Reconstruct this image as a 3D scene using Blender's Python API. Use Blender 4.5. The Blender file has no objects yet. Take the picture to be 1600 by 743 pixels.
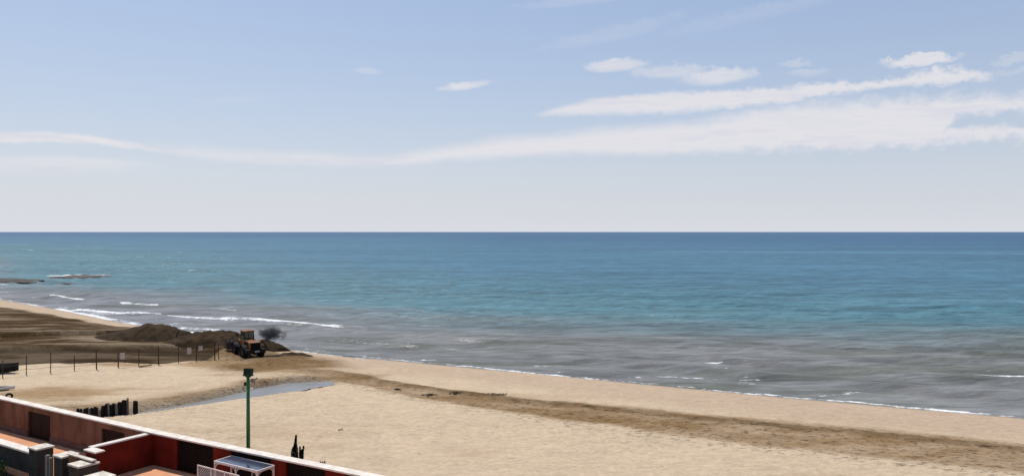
import bpy, bmesh, math, random
import numpy as np
from mathutils import Vector, Matrix

# ------------------------------------------------------------------ camera, sky, sun, exposure
scene = bpy.context.scene
C = scene.collection
R = math.radians
random.seed(7)
F, CAMZ, HZN = 1200.0, 15.0, 362.0          # focal length in photo pixels, eye height, horizon row
cam_d = bpy.data.cameras.new('camera'); cam = bpy.data.objects.new('camera', cam_d); C.objects.link(cam)
cam_d.sensor_width = 36; cam_d.lens = 36 * F / 1600
cam_d.clip_start = 0.5; cam_d.clip_end = 300000
cam.location = (0, 0, CAMZ)
cam.rotation_euler = (R(90) - math.atan((371.5 - HZN) / F), 0, 0)
scene.camera = cam
SUN_AZ, SUN_EL = R(-37), R(62)              # azimuth from +Y towards +X
scene.view_settings.view_transform = 'Standard'; scene.view_settings.look = 'None'
scene.view_settings.gamma = 1; scene.view_settings.use_curve_mapping = False
scene.view_settings.exposure = 0.0
sun_d = bpy.data.lights.new('sun', 'SUN'); sun_d.energy = 4.2; sun_d.angle = R(0.53); sun_d.color = (1, 0.955, 0.89)
sun = bpy.data.objects.new('sun', sun_d); C.objects.link(sun)
sv = Vector((math.sin(SUN_AZ) * math.cos(SUN_EL), math.cos(SUN_AZ) * math.cos(SUN_EL), math.sin(SUN_EL)))
sun.rotation_euler = sv.to_track_quat('Z', 'Y').to_euler(); sun.location = (-40, 60, 120)


class NT:
    """tiny helper round a node tree"""
    def __init__(s, tree): s.t = tree; s.n = tree.nodes; s.l = tree.links
    def new(s, typ, **kw):
        n = s.n.new(typ)
        for k, v in kw.items(): setattr(n, k, v)
        return n
    def put(s, sock, v):
        if hasattr(v, 'is_output') or isinstance(v, bpy.types.NodeSocket): s.l.new(v, sock)
        else: sock.default_value = v
    def m(s, op, a, b=0.0, c=0.0, clamp=False):
        n = s.new('ShaderNodeMath', operation=op, use_clamp=clamp)
        for i, v in enumerate((a, b, c)): s.put(n.inputs[i], v)
        return n.outputs[0]
    def step(s, x, lo, hi):
        n = s.new('ShaderNodeMapRange', interpolation_type='SMOOTHSTEP')
        s.put(n.inputs[0], x); s.put(n.inputs[1], lo); s.put(n.inputs[2], hi)
        return n.outputs[0]
    def comb(s, x, y, z):
        n = s.new('ShaderNodeCombineXYZ')
        for i, v in enumerate((x, y, z)): s.put(n.inputs[i], v)
        return n.outputs[0]
    def noise(s, vec, scale, detail=4.0, rough=0.55, dist=0.0):
        n = s.new('ShaderNodeTexNoise'); s.l.new(vec, n.inputs['Vector'])
        n.inputs['Scale'].default_value = scale; n.inputs['Detail'].default_value = detail
        n.inputs['Roughness'].default_value = rough; n.inputs['Distortion'].default_value = dist
        return n.outputs[0]
    def mix(s, fac, a, b, blend='MIX'):
        n = s.new('ShaderNodeMix', data_type='RGBA', blend_type=blend)
        s.put(n.inputs[0], fac); s.put(n.inputs[6], a); s.put(n.inputs[7], b)
        return n.outputs[2]
    def curve(s, x, pts):
        n = s.new('ShaderNodeFloatCurve'); cv = n.mapping.curves[0]
        n.mapping.extend = 'HORIZONTAL'
        cv.points[0].location = pts[0]; cv.points[1].location = pts[-1]
        for p in pts[1:-1]: cv.points.new(*p)
        for p in cv.points: p.handle_type = 'AUTO'
        n.mapping.update(); s.put(n.inputs[1], x)
        return n.outputs[0]


def c4(c): return (c[0], c[1], c[2], 1.0)


def build_world():
    w = bpy.data.worlds.new('World'); scene.world = w; w.use_nodes = True
    w.node_tree.nodes.clear(); t = NT(w.node_tree)
    out = t.new('ShaderNodeOutputWorld'); bg = t.new('ShaderNodeBackground')
    t.l.new(bg.outputs[0], out.inputs[0])
    sky = t.new('ShaderNodeTexSky', sky_type='NISHITA', sun_disc=False)
    sky.sun_elevation = SUN_EL; sky.sun_rotation = SUN_AZ
    sky.altitude = 0; sky.air_density = 1.0; sky.dust_density = 1.6; sky.ozone_density = 1.2
    tc = t.new('ShaderNodeTexCoord'); sp = t.new('ShaderNodeSeparateXYZ')
    t.l.new(tc.outputs['Generated'], sp.inputs[0])
    x, y, z = sp.outputs
    az = t.m('ARCTAN2', x, y); el = t.m('ARCSINE', z)
    ela = t.m('MAXIMUM', el, 0.0)
    # even sea haze low over the horizon, all the way round
    hz = t.m('MULTIPLY', t.m('POWER', 2.718, t.m('MULTIPLY', ela, -4.6)), 0.9)
    base = t.mix(hz, sky.outputs[0], c4((7.65, 7.8, 8.3)))
    base = t.mix(t.m('MULTIPLY_ADD', hz, -0.42, 0.42), base, c4((3.1, 5.0, 8.7)))
    AZ0, ELS = 0.62, 0.36
    an = t.m('ADD', t.m('MULTIPLY', az, 0.5 / AZ0), 0.5)

    def pt(px, py):
        a = math.atan((px - 800) / F); e = math.atan((HZN - py) / math.hypot(F, px - 800))
        return (a / AZ0 * 0.5 + 0.5, e / ELS)
    v1 = t.comb(t.m('MULTIPLY', az, 1.0), t.m('MULTIPLY', el, 3.2), 0.0)
    nA = t.m('SUBTRACT', t.noise(v1, 7.0, 6, 0.6), 0.5)
    nB = t.m('SUBTRACT', t.noise(t.comb(az, t.m('MULTIPLY', el, 1.3), 3.0), 55.0, 5, 0.6), 0.5)
    nC = t.noise(t.comb(t.m('MULTIPLY', az, 1.0), t.m('MULTIPLY', el, 7.0), 8.0), 9.0, 6, 0.62)
    right = t.step(az, 0.05, 0.5)                    # cauliflower tops are crisper to the right of the bank
    elw = t.m('ADD', el, t.m('ADD', t.m('MULTIPLY', nA, 0.016),
              t.m('MULTIPLY', nB, t.m('MULTIPLY_ADD', right, 0.022, 0.006))))
    total = None

    def layer(top, bot, dens, st=0.008, sb=0.012, erode=0.35, w=elw):
        nonlocal total
        T = t.m('MULTIPLY', t.curve(an, [pt(*p) for p in top]), ELS)
        B = t.m('MULTIPLY', t.curve(an, [pt(*p) for p in bot]), ELS)
        m = t.m('MULTIPLY', t.step(t.m('SUBTRACT', T, w), 0.0, st), t.step(t.m('SUBTRACT', w, B), 0.0, sb))
        m = t.m('MULTIPLY', m, t.m('SUBTRACT', 1.0 + erode * 0.26, t.m('MULTIPLY', t.step(nC, 0.40, 0.62), erode * 0.60)))
        m = t.m('MULTIPLY', m, dens, clamp=True)
        total = m if total is None else t.m('MAXIMUM', total, m)
    # the long bank
    layer([(-20, 240), (150, 236), (220, 220), (300, 221), (400, 227), (500, 232), (570, 235), (640, 228), (720, 216), (800, 204), (900, 196), (1000, 185),
           (1100, 175), (1200, 161), (1300, 150), (1400, 143), (1500, 136), (1620, 140)],
          [(-20, 244), (150, 236), (220, 238), (300, 251), (400, 259), (500, 265), (600, 267), (700, 259), (800, 253), (900, 249), (1100, 246),
           (1300, 241), (1400, 236), (1470, 222), (1500, 190), (1620, 186)], 0.92, 0.020, 0.014, 0.75)
    # upper tongue
    layer([(-20, 190), (780, 190), (815, 181), (900, 158), (1000, 144), (1100, 137), (1200, 134), (1300, 127), (1400, 114), (1480, 98), (1540, 110), (1580, 128), (1620, 131)],
          [(-20, 180), (780, 180), (815, 184), (900, 186), (1000, 182), (1100, 178), (1200, 172), (1300, 158), (1400, 141), (1480, 138), (1540, 130), (1580, 124), (1620, 122)],
          0.9, 0.009, 0.010, 0.75)
    # lower puff at the right
    layer([(-20, 260), (1400, 240), (1440, 205), (1500, 196), (1620, 195)], [(-20, 250), (1400, 235), (1440, 236), (1500, 230), (1620, 227)], 0.88, 0.01, 0.012, 0.6)
    # thin veil at the left
    layer([(-20, 200), (60, 204), (130, 208), (200, 219), (270, 233), (340, 245), (420, 262), (1620, 262)],
          [(-20, 222), (60, 225), (130, 228), (200, 234), (270, 241), (340, 246), (420, 250), (1620, 250)], 0.95, 0.006, 0.005, 0.5)
    layer([(-20, 240), (60, 240), (150, 243), (230, 250), (280, 262), (360, 290), (1620, 290)],
          [(-20, 285), (60, 285), (150, 280), (230, 272), (280, 264), (360, 250), (1620, 250)], 0.55, 0.008, 0.02, 0.5)

    def puff(cx, cy, hw, hh, dens, crisp=0.5, tilt=0.0):
        nonlocal total
        a0, e0 = math.atan((cx - 800) / F), math.atan((HZN - cy) / math.hypot(F, cx - 800))
        du = t.m('SUBTRACT', az, a0); dv = t.m('SUBTRACT', t.m('SUBTRACT', elw, e0), t.m('MULTIPLY', du, tilt))
        du = t.m('DIVIDE', du, hw / F); dv = t.m('DIVIDE', dv, hh / F)
        d = t.m('ADD', t.m('MULTIPLY', du, du), t.m('MULTIPLY', dv, dv))
        d = t.m('ADD', d, t.m('MULTIPLY', nB, 2.2))
        m = t.m('MULTIPLY', t.m('SUBTRACT', 1.0, t.step(d, crisp, 1.5)), dens)
        total = t.m('MAXIMUM', total, m)
    for a in [(965, 103, 48, 9, 0.75, 0.2, 0.05), (1050, 112, 60, 10, 0.5, 0.0, 0.0), (1120, 119, 62, 12, 0.62, 0.0, 0.0), (727, 134, 40, 6, 0.7, 0.0, 0.1),
              (1438, 93, 46, 8, 0.78, 0.3, 0.0), (1243, 98, 26, 5, 0.3, 0.0, 0.0), (1262, 114, 28, 6, 0.3, 0.0, 0.0), (576, 113, 22, 5, 0.3, 0, 0),
              (1578, 95, 22, 5, 0.3, 0, 0.2), (1590, 110, 30, 6, 0.25, 0, 0.1), (960, 52, 110, 12, 0.16, -0.5, 0.18), (1180, 22, 150, 12, 0.14, -0.5, 0.15),
              (910, 2, 110, 7, 0.18, -0.4, 0.05), (365, 157, 60, 5, 0.14, -0.4, 0.1)]:
        puff(*a)
    # sparse wisps carry on over the rest of the sky
    far = t.m('MULTIPLY', t.step(t.noise(t.comb(az, t.m('MULTIPLY', el, 4.0), 21.0), 3.0, 6, 0.6), 0.58, 0.75),
              t.m('MULTIPLY', t.step(t.m('ABSOLUTE', az), 0.62, 0.9), t.step(el, 0.02, 0.1)))
    total = t.m('MAXIMUM', total, t.m('MULTIPLY', far, 0.8))
    shade = t.m('MULTIPLY_ADD', nC, 0.5, 0.72)
    cl = t.mix(t.step(shade, 0.86, 1.06), c4((6.9, 7.0, 7.8)), c4((8.4, 8.15, 8.2)))
    col = t.mix(total, base, cl)
    t.l.new(col, bg.inputs[0]); bg.inputs[1].default_value = 0.1
build_world()

# ------------------------------------------------------------------ helpers
MATS = {}


def mat(name, col, rough=0.8, var=0.25, vscale=6.0, bump=0.15, bscale=25.0, metal=0.0, spec=0.1, col2=None, coat=0.0, stretch=(1, 1, 1)):
    if name in MATS: return MATS[name]
    m = bpy.data.materials.new(name); m.use_nodes = True; m.node_tree.nodes.clear(); t = NT(m.node_tree)
    out = t.new('ShaderNodeOutputMaterial'); p = t.new('ShaderNodeBsdfPrincipled'); t.l.new(p.outputs[0], out.inputs[0])
    tc = t.new('ShaderNodeTexCoord'); mp = t.new('ShaderNodeMapping'); mp.inputs['Scale'].default_value = stretch
    t.l.new(tc.outputs['Object'], mp.inputs[0]); v = mp.outputs[0]
    n1 = t.noise(v, vscale, 6, 0.6); n2 = t.noise(v, bscale, 5, 0.6)
    c2 = col2 or tuple(k * (1 - var) for k in col); ch = tuple(min(1, k * (1 + var * 0.6)) for k in col)
    t.l.new(t.mix(t.step(n1, 0.3, 0.7), c4(c2), c4(ch)), p.inputs['Base Color'])
    p.inputs['Roughness'].default_value = rough; p.inputs['Metallic'].default_value = metal
    p.inputs['Specular IOR Level'].default_value = spec; p.inputs['Coat Weight'].default_value = coat
    if bump:
        b = t.new('ShaderNodeBump'); b.inputs['Strength'].default_value = bump; b.inputs['Distance'].default_value = 0.02
        t.l.new(n2, b.inputs['Height']); t.l.new(b.outputs[0], p.inputs['Normal'])
    MATS[name] = m
    return m


class MB:
    def __init__(s): s.v = []; s.f = []
    def box(s, cx, cy, cz, sx, sy, sz, rot=None, taper=1.0):
        b = len(s.v)
        for k in (-1, 1):
            tp = taper if k > 0 else 1.0
            for i, j in ((-1, -1), (1, -1), (1, 1), (-1, 1)):
                p = Vector((i * sx / 2 * tp, j * sy / 2 * tp, k * sz / 2))
                if rot is not None: p = rot @ p
                s.v.append((p.x + cx, p.y + cy, p.z + cz))
        s.f += [tuple(b + i for i in q) for q in ((3, 2, 1, 0), (4, 5, 6, 7), (0, 1, 5, 4), (1, 2, 6, 5), (2, 3, 7, 6), (3, 0, 4, 7))]
        return s
    def prism(s, prof, axis, a0, a1):
        """profile in the two other axes, extruded along axis (0,1,2)"""
        b = len(s.v); n = len(prof)
        for a in (a0, a1):
            for p in prof:
                q = list(p); q.insert(axis, a); s.v.append(tuple(q))
        s.f.append(tuple(b + i for i in range(n))[::-1]); s.f.append(tuple(b + n + i for i in range(n)))
        for i in range(n): s.f.append((b + i, b + (i + 1) % n, b + n + (i + 1) % n, b + n + i))
        return s
    def tube(s, pts, rad, n=8, caps=True):
        b = len(s.v); pts = [Vector(p) for p in pts]
        rad = rad if isinstance(rad, (list, tuple)) else [rad] * len(pts)
        for i, p in enumerate(pts):
            d = (pts[min(i + 1, len(pts) - 1)] - pts[max(i - 1, 0)]).normalized()
            up = Vector((0, 0, 1)) if abs(d.z) < 0.9 else Vector((1, 0, 0))
            e1 = d.cross(up).normalized(); e2 = d.cross(e1)
            for k in range(n):
                a = 2 * math.pi * k / n; q = p + (e1 * math.cos(a) + e2 * math.sin(a)) * rad[i]; s.v.append(tuple(q))
        for i in range(len(pts) - 1):
            for k in range(n):
                s.f.append((b + i * n + k, b + i * n + (k + 1) % n, b + (i + 1) * n + (k + 1) % n, b + (i + 1) * n + k))
        if caps:
            s.f.append(tuple(b + k for k in range(n))[::-1]); e = b + (len(pts) - 1) * n; s.f.append(tuple(e + k for k in range(n)))
        return s
    def lathe(s, prof, axis_y, cx, cz, cy=0.0, n=20):
        """profile (radius, offset) turned about the local Y axis (wheels)"""
        b = len(s.v); k = len(prof)
        for i in range(n):
            a = 2 * math.pi * i / n
            for r, o in prof: s.v.append((cx + r * math.cos(a), cy + o, cz + r * math.sin(a)))
        for i in range(n):
            for j in range(k - 1):
                p, q = b + i * k + j, b + ((i + 1) % n) * k + j
                s.f.append((p, p + 1, q + 1, q))
        return s
    def quad(s, *p):
        b = len(s.v); s.v += [tuple(q) for q in p]; s.f.append(tuple(range(b, b + len(p)))); return s
    def build(s, name, material, parent=None, smooth=False, bevel=0.0):
        me = bpy.data.meshes.new(name); me.from_pydata(s.v, [], s.f); me.materials.append(material)
        bm = bmesh.new(); bm.from_mesh(me)
        bmesh.ops.recalc_face_normals(bm, faces=bm.faces)
        if bevel: bmesh.ops.bevel(bm, geom=bm.edges[:], offset=bevel, segments=2, affect='EDGES', profile=0.6)
        bm.to_mesh(me); bm.free()
        if smooth: me.polygons.foreach_set('use_smooth', [True] * len(me.polygons))
        o = bpy.data.objects.new(name, me); C.objects.link(o)
        if parent: o.parent = parent
        return o


def tag(o, label=None, cat=None, group=None, kind=None):
    for k, v in (('label', label), ('category', cat), ('group', group), ('kind', kind)):
        if v: o[k] = v
    return o


def thing(name, loc, rz, label, cat, group=None):
    o = bpy.data.objects.new(name, None); C.objects.link(o); o.location = loc; o.rotation_euler = (0, 0, rz)
    o.empty_display_size = 0.3
    return tag(o, label, cat, group)


# value noise in numpy ------------------------------------------------
_rng = np.random.RandomState(11); _tab = _rng.rand(512, 512)


def vnoise(x, y):
    xi = np.floor(x).astype(int); yi = np.floor(y).astype(int); fx = x - xi; fy = y - yi
    fx = fx * fx * fx * (fx * (fx * 6 - 15) + 10); fy = fy * fy * fy * (fy * (fy * 6 - 15) + 10)
    g = lambda a, b: _tab[a & 511, b & 511]
    return (g(xi, yi) * (1 - fx) + g(xi + 1, yi) * fx) * (1 - fy) + (g(xi, yi + 1) * (1 - fx) + g(xi + 1, yi + 1) * fx) * fy


def fbm(x, y, sc, octv=4, rough=0.5, seed=0):
    s = np.zeros_like(x); a = 1.0; tot = 0
    for o in range(octv):
        s += a * vnoise(x / sc + 17.3 * (o + 1) + seed * 7.1, y / sc + 9.7 * (o + 1) - seed * 3.3); tot += a; a *= rough; sc *= 0.5
    return s / tot - 0.5


def sstep(x, a, b):
    u = np.clip((x - a) / (b - a), 0, 1); return u * u * (3 - 2 * u)


def G(px, py, z=0.0):
    """point of a horizontal level seen along a sight line measured on the site plan"""
    d = (CAMZ - z) * F / (py - HZN); return ((px - 800) / F * d, d)


# ------------------------------------------------------------------ shoreline and ground
_sx = np.array([-3000, -600, -300, -200, -150, -113, -85, -64, -45, -28.7, -18.2, 0, 23.4, 41.4, 80, 160, 400, 3000.])
_sy = np.array([1900, 780, 430, 280, 214, 170, 146, 126.5, 111.5, 98.8, 91.8, 82.6, 70.3, 61.8, 43, 5, -90, -900.])
_fx = np.concatenate([np.linspace(-3000, -200, 60)[:-1], np.linspace(-200, 160, 241), np.linspace(160, 3000, 60)[1:]])
_fy = np.interp(_fx, _sx, _sy)
for _ in range(3):
    _m = (_fx > -198) & (_fx < 158)
    _fy[1:-1] = np.where(_m[1:-1], (_fy[:-2] + _fy[1:-1] + _fy[2:]) / 3, _fy[1:-1])


def shore(x): return np.interp(x, _fx, _fy)
def shore_cos(x):
    d = (shore(x + 4) - shore(x - 4)) / 8; return 1 / np.sqrt(1 + d * d)


def seg_dist(px, py, poly):
    """distance to an open polyline, signed side (+ = left of travel) and running length"""
    best = np.full(px.shape, 1e9); side = np.zeros(px.shape); run = np.zeros(px.shape); L = 0.0
    for (ax, ay), (bx, by) in zip(poly[:-1], poly[1:]):
        dx, dy = bx - ax, by - ay; l2 = dx * dx + dy * dy; l = math.sqrt(l2)
        t = np.clip(((px - ax) * dx + (py - ay) * dy) / l2, 0, 1)
        d = np.hypot(px - ax - t * dx, py - ay - t * dy); m = d < best
        best = np.where(m, d, best); side = np.where(m, np.sign(dx * (py - ay) - dy * (px - ax)), side)
        run = np.where(m, L + t * l, run); L += l
    return best, side, run / L


def poly_sd(px, py, poly):
    """signed distance to a polygon, positive inside"""
    best = np.full(px.shape, 1e9); ins = np.zeros(px.shape, bool); n = len(poly)
    for i in range(n):
        ax, ay = poly[i]; bx, by = poly[(i + 1) % n]; dx, dy = bx - ax, by - ay
        t = np.clip(((px - ax) * dx + (py - ay) * dy) / (dx * dx + dy * dy + 1e-9), 0, 1)
        best = np.minimum(best, np.hypot(px - ax - t * dx, py - ay - t * dy))
        c = ((ay > py) != (by > py)); xx = ax + (py - ay) / (by - ay + 1e-12) * dx; ins ^= c & (px < xx)
    return np.where(ins, best, -best)


ZB = 0.8
CAPZ, FLZ, FRZ = 2.9, 0.62, 0.95
JX, JY = G(243, 673, CAPZ)
_a = G(0, 619, CAPZ); _c = G(590, 743, CAPZ)
THL = math.atan2(JY - _a[1], JX - _a[0]); THR = math.atan2(_c[1] - JY, _c[0] - JX); THM = R(-32.3)
BAND = [G(*p, ZB) for p in [(500, 580), (560, 590), (620, 603), (700, 616), (800, 630), (900, 641), (1000, 653), (1100, 664), (1200, 673), (1300, 683), (1400, 692), (1500, 703), (1600, 714), (1750, 732), (2100, 775)]]
CHAN = [G(*p, ZB) for p in [(60, 651), (150, 647), (215, 641), (290, 630), (360, 618), (420, 606), (470, 599), (530, 594)]]
FLAT_A = [G(*p, ZB) for p in [(-400, 546), (150, 543), (300, 541), (345, 545), (338, 561), (250, 567), (100, 567), (-400, 570)]]
FLAT_B = [G(*p, ZB) for p in [(-400, 455), (-60, 468), (0, 477), (60, 486), (130, 497), (190, 506), (240, 513), (330, 524), (420, 545), (480, 556), (440, 572), (345, 556), (150, 545), (-400, 549)]]
CUT = [G(*p, ZB) for p in [(-200, 527), (40, 527), (100, 525), (190, 525), (235, 527)]]
WORKS = [G(*p, ZB) for p in [(338, 548), (400, 543), (470, 551), (520, 560), (540, 572), (480, 580), (400, 585), (340, 570)]]
BANKC = [G(*p, ZB) for p in [(225, 640), (300, 622), (400, 596), (500, 582), (600, 584), (560, 596), (420, 606), (300, 630)]]


def ground_raw(X, Y):
    s = (shore(X) - Y) * shore_cos(X)
    z = np.where(s > 0, ZB * (1 - np.exp(-np.maximum(s, 0) / 7.0)), np.maximum(s * 0.12, -3.0 - 0.0 * s))
    inland = sstep(s, 6, 16)
    wx = X + 3.0 * fbm(X, Y, 9, 3, seed=1) * 2; wy = Y + 3.0 * fbm(X, Y, 9, 3, seed=2) * 2
    a = sstep(poly_sd(wx, wy, FLAT_A), -0.8, 0.8); b = sstep(poly_sd(wx, wy, FLAT_B), -1.5, 1.5)
    w = sstep(poly_sd(wx, wy, WORKS), -2.5, 2.0)
    bk = sstep(poly_sd(wx, wy, BANKC), -1.6, 1.2)
    bd, bs, _ = seg_dist(X + 1.2 * fbm(X, Y, 5, 3, seed=3), Y + 1.6 * fbm(X, Y, 5, 3, seed=4), BAND)
    bsd = bd * bs                                   # + towards the sea
    band_fade = sstep(X, -32, -10)
    bw = 2.3 + 1.9 * sstep(X, -10, 25) + 1.2 * fbm(X, Y, 14, 2, seed=6)
    band = (1 - sstep(bd, bw * 0.75, bw * 1.15)) * band_fade
    edge = (1 - sstep(np.abs(bsd - bw * 0.55), 0.3, 1.1)) * band_fade * sstep(fbm(X, Y, 6, 3, seed=8), -0.25, 0.1)
    cd, cs, cr = seg_dist(X + 0.5 * fbm(X, Y, 4, 2, seed=12), Y + 0.8 * fbm(X, Y, 4, 2, seed=13), CHAN)
    cw = np.interp(cr, [0, 0.2, 0.4, 0.6, 0.82, 1.0], [0.3, 0.35, 0.55, 1.2, 2.0, 0.9])
    chan = 1 - sstep(cd, cw * 0.8, cw * 1.35 + 0.4); chan = chan * (1 - sstep(cr, 0.93, 1.0))
    # relief
    z = z + inland * (0.10 * fbm(X, Y, 16, 3, seed=20) + 0.09 * fbm(X, Y, 1.6, 3, seed=21) * (1 - 0.5 * band))
    z = z + 0.02 * fbm(X, Y, 2.5, 3, seed=22) * sstep(s, 0.5, 5)
    pr = vnoise(X / 0.55 + 3.1, Y / 0.75)            # trampled pits
    z = z - inland * (1 - a) * 0.05 * sstep(pr, 0.62, 0.9)
    for off in (-1.3, -0.75, 0.2, 0.75):             # tyre ruts along the band
        z = z - 0.05 * band * np.exp(-((bsd - off * bw * 0.55) / 0.22) ** 2)
    z = z + 0.14 * edge * (0.6 + fbm(X, Y, 1.2, 3, seed=9))
    z = z - 0.35 * a + 0.45 * b * (1 - a) * (0.6 + 1.4 * fbm(X * 0.35, Y, 5, 3, seed=24)) + 0.35 * w * fbm(X, Y, 2.4, 4, 0.6, seed=25)
    kd, ks, kr = seg_dist(X, Y + 2 * fbm(X, Y, 8, 3, seed=26), CUT)
    z = z + 0.5 * np.exp(-(np.maximum(kd * ks, 0) / 3.0) ** 2) * (ks > 0) * (kd < 12) * sstep(kr, 0.0, 0.05) * (1 - sstep(kr, 0.8, 1.0)) * b
    far_bank = sstep(cd * cs, cw * 0.8, cw * 0.8 + 1.5) * np.exp(-np.maximum(cd - cw, 0) / 5.0) * (cs > 0)
    z = z - 0.42 * chan + 0.42 * far_bank * (1 - sstep(cr, 0.9, 1.0)) * (1 - chan)
    U = (X - JX) * math.cos(THM) + (Y - JY) * math.sin(THM); th = np.where(U < 0, THL, THR)
    V = (X - JX) * np.sin(th) - (Y - JY) * np.cos(th)
    yard_ = sstep(V, -0.25, 0.0) * (1 - sstep(V, 9.5, 11)) * sstep(U, -40, -38) * (1 - sstep(U, 26, 28))   # levelled for the yards
    z = z * (1 - yard_) + 0.2 * yard_
    fringe = np.exp(-((bsd + bw * 1.15) / 0.9) ** 2) * band_fade
    return z, dict(s=s, fringe=fringe, a=a, b=b, w=w, bk=bk, band=band, edge=edge, chan=chan, far_bank=far_bank, inland=inland, cs=cs, cd=cd, ks=ks, kd=kd)


def gz(x, y):
    return float(ground_raw(np.array([float(x)]), np.array([float(y)]))[0][0])


def grid_mesh(name, X, Y, Z, material, attrs):
    ny, nx = X.shape
    co = np.stack([X, Y, Z], -1).reshape(-1, 3).astype(np.float32)
    i = np.arange(ny * nx).reshape(ny, nx)
    q = np.stack([i[:-1, :-1], i[:-1, 1:], i[1:, 1:], i[1:, :-1]], -1).reshape(-1, 4)
    me = bpy.data.meshes.new(name); me.vertices.add(len(co)); me.vertices.foreach_set('co', co.ravel())
    me.loops.add(q.size); me.loops.foreach_set('vertex_index', q.ravel().astype(np.int32))
    me.polygons.add(len(q)); me.polygons.foreach_set('loop_start', np.arange(0, q.size, 4, dtype=np.int32))
    me.polygons.foreach_set('use_smooth', np.ones(len(q), bool))
    me.update(calc_edges=True); me.materials.append(material)
    for k, v in attrs.items():
        if v.ndim == 3:
            at = me.attributes.new(k, 'FLOAT_COLOR', 'POINT')
            c = np.ones((ny * nx, 4), np.float32); c[:, :3] = v.reshape(-1, 3); at.data.foreach_set('color', c.ravel())
        else:
            at = me.attributes.new(k, 'FLOAT', 'POINT'); at.data.foreach_set('value', v.ravel().astype(np.float32))
    o = bpy.data.objects.new(name, me); C.objects.link(o)
    return o


def axis(lo, hi, step, far, grow=1.25):
    a = list(np.arange(lo, hi + step / 2, step)); d = step
    while a[-1] < far[1]: d *= grow; a.append(a[-1] + d)
    d = step
    while a[0] > far[0]: d *= grow; a.insert(0, a[0] - d)
    return np.array(a)


def sand_material():
    m = bpy.data.materials.new('sand'); m.use_nodes = True; m.node_tree.nodes.clear(); t = NT(m.node_tree)
    out = t.new('ShaderNodeOutputMaterial'); p = t.new('ShaderNodeBsdfPrincipled'); t.l.new(p.outputs[0], out.inputs[0])
    at = t.new('ShaderNodeAttribute', attribute_name='tint'); wet = t.new('ShaderNodeAttribute', attribute_name='wet')
    tc = t.new('ShaderNodeTexCoord'); v = tc.outputs['Object']
    mp = t.new('ShaderNodeMapping'); mp.inputs['Scale'].default_value = (0.55, 1.0, 1.0); t.l.new(v, mp.inputs[0])
    n1 = t.noise(mp.outputs[0], 1.7, 8, 0.68); n2 = t.noise(mp.outputs[0], 5.0, 6, 0.65); n3 = t.noise(v, 0.25, 4, 0.6)
    k = t.m('ADD', t.m('MULTIPLY', t.step(n1, 0.25, 0.75), 0.22), t.m('ADD', t.m('MULTIPLY', t.step(n2, 0.3, 0.7), 0.22), t.m('MULTIPLY_ADD', n3, 0.22, 0.66)))
    sc = t.new('ShaderNodeVectorMath', operation='SCALE'); t.l.new(at.outputs['Color'], sc.inputs[0]); t.l.new(k, sc.inputs[3])
    ck = t.new('ShaderNodeAttribute', attribute_name='churn'); n4 = t.noise(mp.outputs[0], 3.1, 7, 0.75)
    dk = t.m('SUBTRACT', 1.0, t.m('MULTIPLY', t.m('MULTIPLY', ck.outputs['Fac'], 0.62), t.step(n4, 0.50, 0.62)))
    sc2 = t.new('ShaderNodeVectorMath', operation='SCALE'); t.l.new(sc.outputs[0], sc2.inputs[0]); t.l.new(dk, sc2.inputs[3]); sc = sc2
    # scattered dark bits of weed and shell grit
    vo = t.new('ShaderNodeTexVoronoi'); vo.inputs['Scale'].default_value = 1.3; t.l.new(mp.outputs[0], vo.inputs['Vector'])
    spk = t.m('MULTIPLY', t.m('SUBTRACT', 1.0, t.step(vo.outputs[0], 0.06, 0.13)), t.step(n3, 0.47, 0.62))
    t.l.new(t.mix(t.m('MULTIPLY', spk, 0.55), sc.outputs[0], c4((0.09, 0.065, 0.04))), p.inputs['Base Color'])
    t.l.new(t.m('MULTIPLY_ADD', wet.outputs['Fac'], -0.55, 0.95), p.inputs['Roughness'])
    p.inputs['Specular IOR Level'].default_value = 0.03
    b = t.new('ShaderNodeBump'); b.inputs['Strength'].default_value = 0.9; b.inputs['Distance'].default_value = 0.2
    t.l.new(t.m('ADD', n1, t.m('MULTIPLY', n2, 0.5)), b.inputs['Height']); t.l.new(b.outputs[0], p.inputs['Normal'])
    return m


SAND = sand_material()
DRY = np.array((0.505, 0.388, 0.264)); SEASIDE = np.array((0.44, 0.328, 0.228)); BROWN = np.array((0.185, 0.113, 0.052)); DARK = np.array((0.085, 0.050, 0.024))
FLATC = np.array((0.034, 0.020, 0.009)); UMBER = np.array((0.058, 0.034, 0.014)); WETC = np.array((0.30, 0.235, 0.18))


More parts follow.
